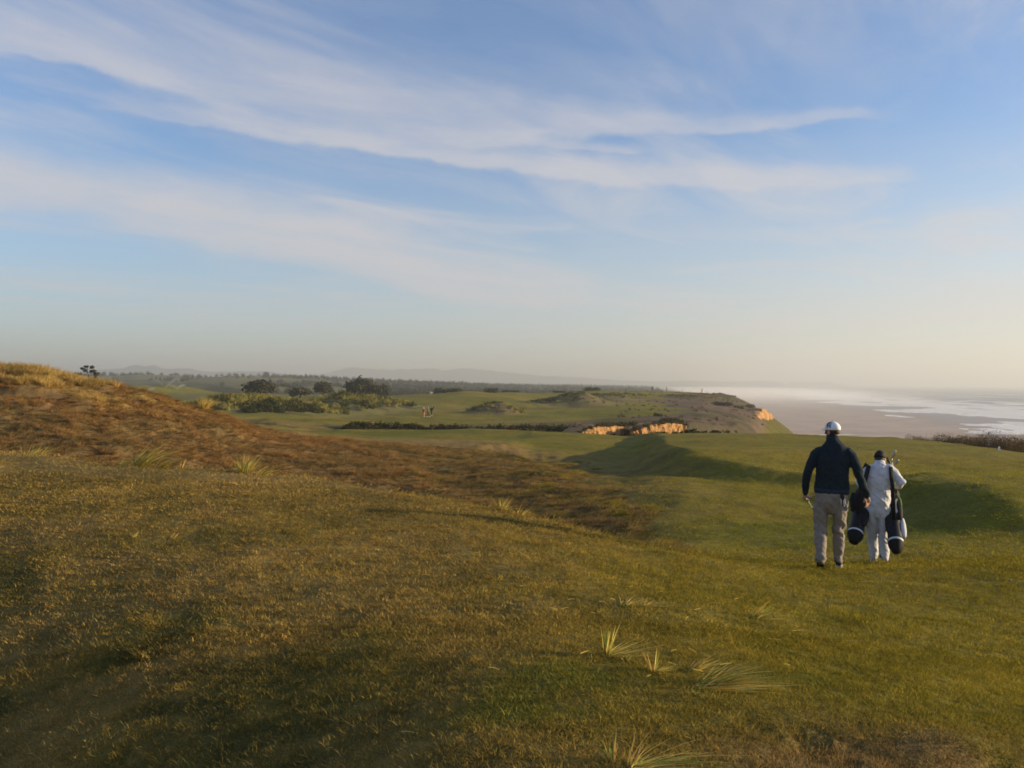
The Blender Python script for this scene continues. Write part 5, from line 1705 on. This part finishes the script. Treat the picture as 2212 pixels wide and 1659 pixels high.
    rb, P = golf_bag((.232, -.36, .345), (.175, .32, .95), .107, loc, 'black golf bag at the caddie\'s right side, with pale curved trim and a white pocket', 1,
                     [(.15, .46, .118, .02, .045, .045, M_WHITE), (.44, .86, .075, .085, .06, .045, M_BLACK), (.20, .55, -.07, .05, .055, .05, M_BLACK)])
    V = []
    for i in range(13):
        a = R(100 + 130 * i / 12); k = .30
        V += [P(.62 + .17 * math.sin(a), .085 + .066 * math.cos(a), .137 - .01 * abs(math.cos(a))), P(.62 + .13 * math.sin(a), .085 + .036 * math.cos(a), .141)]
    mesh_obj('curved_trim', V, [(2 * i, 2 * i + 1, 2 * i + 3, 2 * i + 2) for i in range(12)], M_GREYB, rb)
    st = [P(.90, .05, .10), Vector((.235, .14, 1.16)), Vector((.19, .06, 1.375)), Vector((.165, -.05, 1.375)), Vector((.175, -.135, 1.22)), Vector((.20, -.175, 1.05)), Vector((.205, -.20, .90)), P(.38, 0, .11)]
    v, f = ribbon(st, .026, .006, (0, 1, .3)); strap = mesh_obj('strap', v, f, M_BLACK, rb)
    v, f = ribbon([p + Vector((.026, -.006, 0)) for p in st[3:6]], .005, .004, (0, 1, .3)); mesh_obj('piping', v, f, M_GREENT, strap)
    v, f = loft([(.245, -.12, 1.0, .012), (.29, -.15, .93, .02), (.30, -.16, .86, .02)], 8); mesh_obj('side_loop', v, f, M_GREENT, rb)
    # clubs in the right bag
    specs = [((.195, .40, 1.47), (.03, -.01, .035), 'shiny iron head sticking up highest above the caddie\'s right shoulder', M_STEEL),
             ((.215, .42, 1.37), (.045, .0, .012), 'second iron head just below and right of the highest club head', M_STEEL),
             ((.165, .43, 1.38), (-.03, .02, .02), 'dark club head half hidden behind the caddie\'s neck', M_SHAFT)]
    for tip, hd, lab, mt in specs:
        c = thing('golf_club', loc, lab, 'golf club', 'clubs in the caddie\'s right bag')
        face_away(c, x, y)
        tip = Vector(tip); a = P(.9, (tip.x - .19) * .3, 0)
        v, f = loft([(*a, .005), (*tip, .0045)], 8); mesh_obj('shaft', v, f, M_STEEL, c)
        v, f = loft([(*tip, .012, .012), (*(tip + Vector(hd) * .8 + Vector((0, 0, .02))), .022, .014), (*(tip + Vector(hd) * 1.4 + Vector((0, 0, .05))), .014, .010)], 10)
        mesh_obj('club_head', v, f, mt, c)
    return t


caddie()


# ---------------------------------------------------------------- small figures in the distance
def dist_person(X, d, h, label, top, legs, capc, stride=.2, face=0.0, group='golfers in the distance', bend=0.0, arms=(.1, -.1), skirt=False, shoes=(.6, .6, .55), crouch=1.0, Y=None):
    if Y is None:                                                # on the skyline of the headland
        ds = np.linspace(285, 340, 160)
        zs = zg((X - CX) / FPX * ds, ds)
        x, y, z = at(X, float(ds[np.argmax((zs - EYE) / ds)]) - .5)
    else:
        x, y, z = [float(q) for q in meet(X, Y, 60)]
    t = thing('person', (x, y, z), label, 'person', group, face)
    k = h / 1.75
    S = lambda *p: tuple(q * k for q in p)
    hipz = .90 * crouch
    sh = (0, math.sin(bend) * .52, hipz + .52 * math.cos(bend))
    hd = (0, math.sin(bend) * .72, hipz + .76 * math.cos(bend))
    lf = (-.09, stride, .06); rf = (.09, -stride, .06)
    kl = (-.10, stride * .6 + (1 - crouch) * .4, .48 * crouch); kr = (.10, -stride * .3 + (1 - crouch) * .4, .48 * crouch)
    lh = (-.27, sh[1] + arms[0], sh[2] - .52); rh = (.27, sh[1] + arms[1], sh[2] - .52)
    le = (-.25, sh[1] + arms[0] * .2 - .04, sh[2] - .28); re = (.25, sh[1] + arms[1] * .2 - .04, sh[2] - .28)
    body = [ball(S(*hd), .085 * k, .10 * k, .12 * k, 10, 7), loft([S(*sh, .055), S(*hd, .055)], 8),
            loft([S(0, 0, hipz, .13, .09), S(*sh, .16, .09)], 10),
            loft([S(-.17, sh[1], sh[2] - .03, .045), S(*le, .04), S(*lh, .035)], 8), loft([S(.17, sh[1], sh[2] - .03, .045), S(*re, .04), S(*rh, .035)], 8),
            loft([S(-.08, 0, hipz, .07), S(*kl, .05), S(*lf, .04)], 8), loft([S(.08, 0, hipz, .07), S(*kr, .05), S(*rf, .04)], 8)]
    fuse('body', body, .028, M_SKIN, t, 1)
    v, f = join([loft([S(0, 0, hipz - .02, .165, .12), S(0, sh[1] * .6, hipz + .3, .175, .12), S(*sh, .18, .11)], 12),
                 loft([S(-.17, sh[1], sh[2] - .03, .065), S(*le, .058)], 8), loft([S(.17, sh[1], sh[2] - .03, .065), S(*re, .058)], 8),
                 loft([S(*le, .058), S(*lh, .05)], 8, False), loft([S(*re, .058), S(*rh, .05)], 8, False)])
    mesh_obj('top', v, f, top, t)
    lp = [loft([S(-.085, 0, hipz, .095, .11), S(*kl, .078), S(lf[0], lf[1], .10, .065)], 10), loft([S(.085, 0, hipz, .095, .11), S(*kr, .078), S(rf[0], rf[1], .10, .065)], 10),
          loft([S(0, 0, hipz - .06, .16, .12), S(0, 0, hipz + .06, .16, .12)], 10)]
    v, f = join(lp); mesh_obj('trousers', v, f, legs, t)
    v, f = loft([S(hd[0], hd[1], hd[2] + .04, .095, .11), S(hd[0], hd[1], hd[2] + .10, .08, .09)], 10); mesh_obj('cap', v, f, capc, t)
    m = simple_mat('pale_shoes', shoes, .7, .05)
    for q in (lf, rf):
        v, f = loft([S(q[0], q[1] - .05, .04, .05, .045), S(q[0], q[1] + .17, .035, .05, .035)], 8); mesh_obj('shoe', v, f, m, t)
    return t


def cloth(name, c): return simple_mat(name, c, .85, .08, 10)


M_RED = cloth('red_cloth', (.36, .07, .06)); M_PINK = cloth('pink_cloth', (.55, .24, .17)); M_DARK = cloth('dark_cloth', (.025, .022, .022)); M_GREY = cloth('grey_cloth', (.20, .19, .17))
M_SAGE = cloth('sage_cloth', (.24, .25, .15)); M_WH2 = cloth('white_clothing', (.75, .74, .70))
GM = 'three golfers on the far fairway'
p1 = dist_person(915.5, 0, 1.68, 'person in red and pink with a white cap, leftmost of three on the far fairway', M_RED, M_PINK, M_WH2, .10, R(-25), GM, Y=900.2)
p2 = dist_person(924.5, 0, 1.72, 'person in sage top and dark trousers striding, middle of three on the far fairway', M_SAGE, M_DARK, M_SAGE, .34, R(-50), GM, Y=900.2)
p3 = dist_person(932.2, 0, 1.80, 'person in dark clothes carrying a bag, rightmost of three on the far fairway', M_DARK, M_DARK, M_DARK, .16, R(-30), GM, Y=897.8)
b = thing('golf_bag', p3.location, 'dark golf bag slung high on the rightmost far fairway golfer', 'golf bag')
v, f = loft([(.05, -.22, .95, .12, .11), (.25, -.25, 1.3, .13, .12), (.45, -.22, 1.62, .14, .13)], 12); mesh_obj('barrel', v, f, M_DARK, b)
v, f = loft([(.45, -.22, 1.62, .012), (.55, -.2, 1.85, .012)], 6); v2, f2 = loft([(.42, -.2, 1.6, .012), (.46, -.16, 1.88, .02)], 6); v, f = join([(v, f), (v2, f2)]); mesh_obj('club_shafts', v, f, M_DARK, b)

GT = 'golfers on the headland skyline'
dist_person(1354.5, 325, 1.5, 'crouching dark figure, leftmost on the headland skyline', M_DARK, M_GREY, M_DARK, .12, R(90), GT, bend=.9, crouch=.62)
dist_person(1360.0, 326, 1.75, 'person leaning forward beside the crouching figure on the headland skyline', M_DARK, M_GREY, M_DARK, .22, R(70), GT, bend=.55)
dist_person(1408.6, 326, 1.80, 'broad dark figure standing alone, third from the left on the headland skyline', M_DARK, M_DARK, M_DARK, .10, 0, GT, arms=(.05, .05))
dist_person(1440.2, 326, 1.80, 'narrow dark figure standing left of the white-clad one on the headland skyline', M_DARK, M_DARK, M_DARK, .08, R(80), GT)
dist_person(1475.2, 326, 1.80, 'person in white clothes on the headland skyline', M_WH2, M_WH2, M_WH2, .10, R(20), GT)
dist_person(1516.5, 325, 1.80, 'lone dark figure, rightmost on the headland skyline near its edge', M_DARK, M_DARK, M_DARK, .12, R(60), GT)


# ---------------------------------------------------------------- white marker on the tee's edge
def marker():
    x, y, z = [float(q) for q in meet(2158, 973.5, 15)]
    t = thing('tee_marker', (x, y, z), 'small white marker post on the right edge of the tee, before the bushes', 'marker')
    bm = bmesh.new(); bmesh.ops.create_cube(bm, size=1)
    for q in bm.verts: q.co = Vector((q.co.x * .065, q.co.y * .065, q.co.z * .15 + .07))
    bmesh.ops.bevel(bm, geom=bm.edges[:], offset=.008, segments=2, affect='EDGES')
    me = bpy.data.meshes.new('post'); bm.to_mesh(me); bm.free(); me.materials.append(M_CAPW)
    o = bpy.data.objects.new('post', me); COL.objects.link(o); o.parent = t
    v, f = loft([(0, 0, .145, .026, .026), (0, 0, .152, .022, .022)], 8); mesh_obj('top_knob', v, f, M_CAPW, t)


marker()


# ---------------------------------------------------------------- sprinklers watering the far links
def spray():
    V = []; F = []
    rng = np.random.default_rng(77)
    for X, d, hh, ww in ((314, 300, 2.6, 4.0), (357, 330, 4.2, 8.5), (382, 345, 2.0, 4.5)):
        x = (X - CX) / FPX * d
        z0 = float(zg(x, d)) + .3
        for i in range(420):
            u = rng.uniform(0, 1) ** .8; s = 1 if rng.uniform() < .65 else -1
            px = x + s * ww * u * .7 + rng.normal(0, .25 + .3 * u); pz = z0 + hh * 4 * u * .5 * (1 - u * .5) * rng.uniform(.75, 1.08)
            py = d + rng.normal(0, .5 + .5 * u)
            r_ = .05; b_ = len(V)
            V += [(px - r_, py, pz - r_), (px + r_, py, pz - r_), (px, py + r_, pz + r_)]; F.append((b_, b_ + 1, b_ + 2))
    o = mesh_obj('sprinkler_spray', V, F, simple_mat('water_drops', (.75, .78, .80), .3, .05))
    tag(o, kind='stuff')


spray()
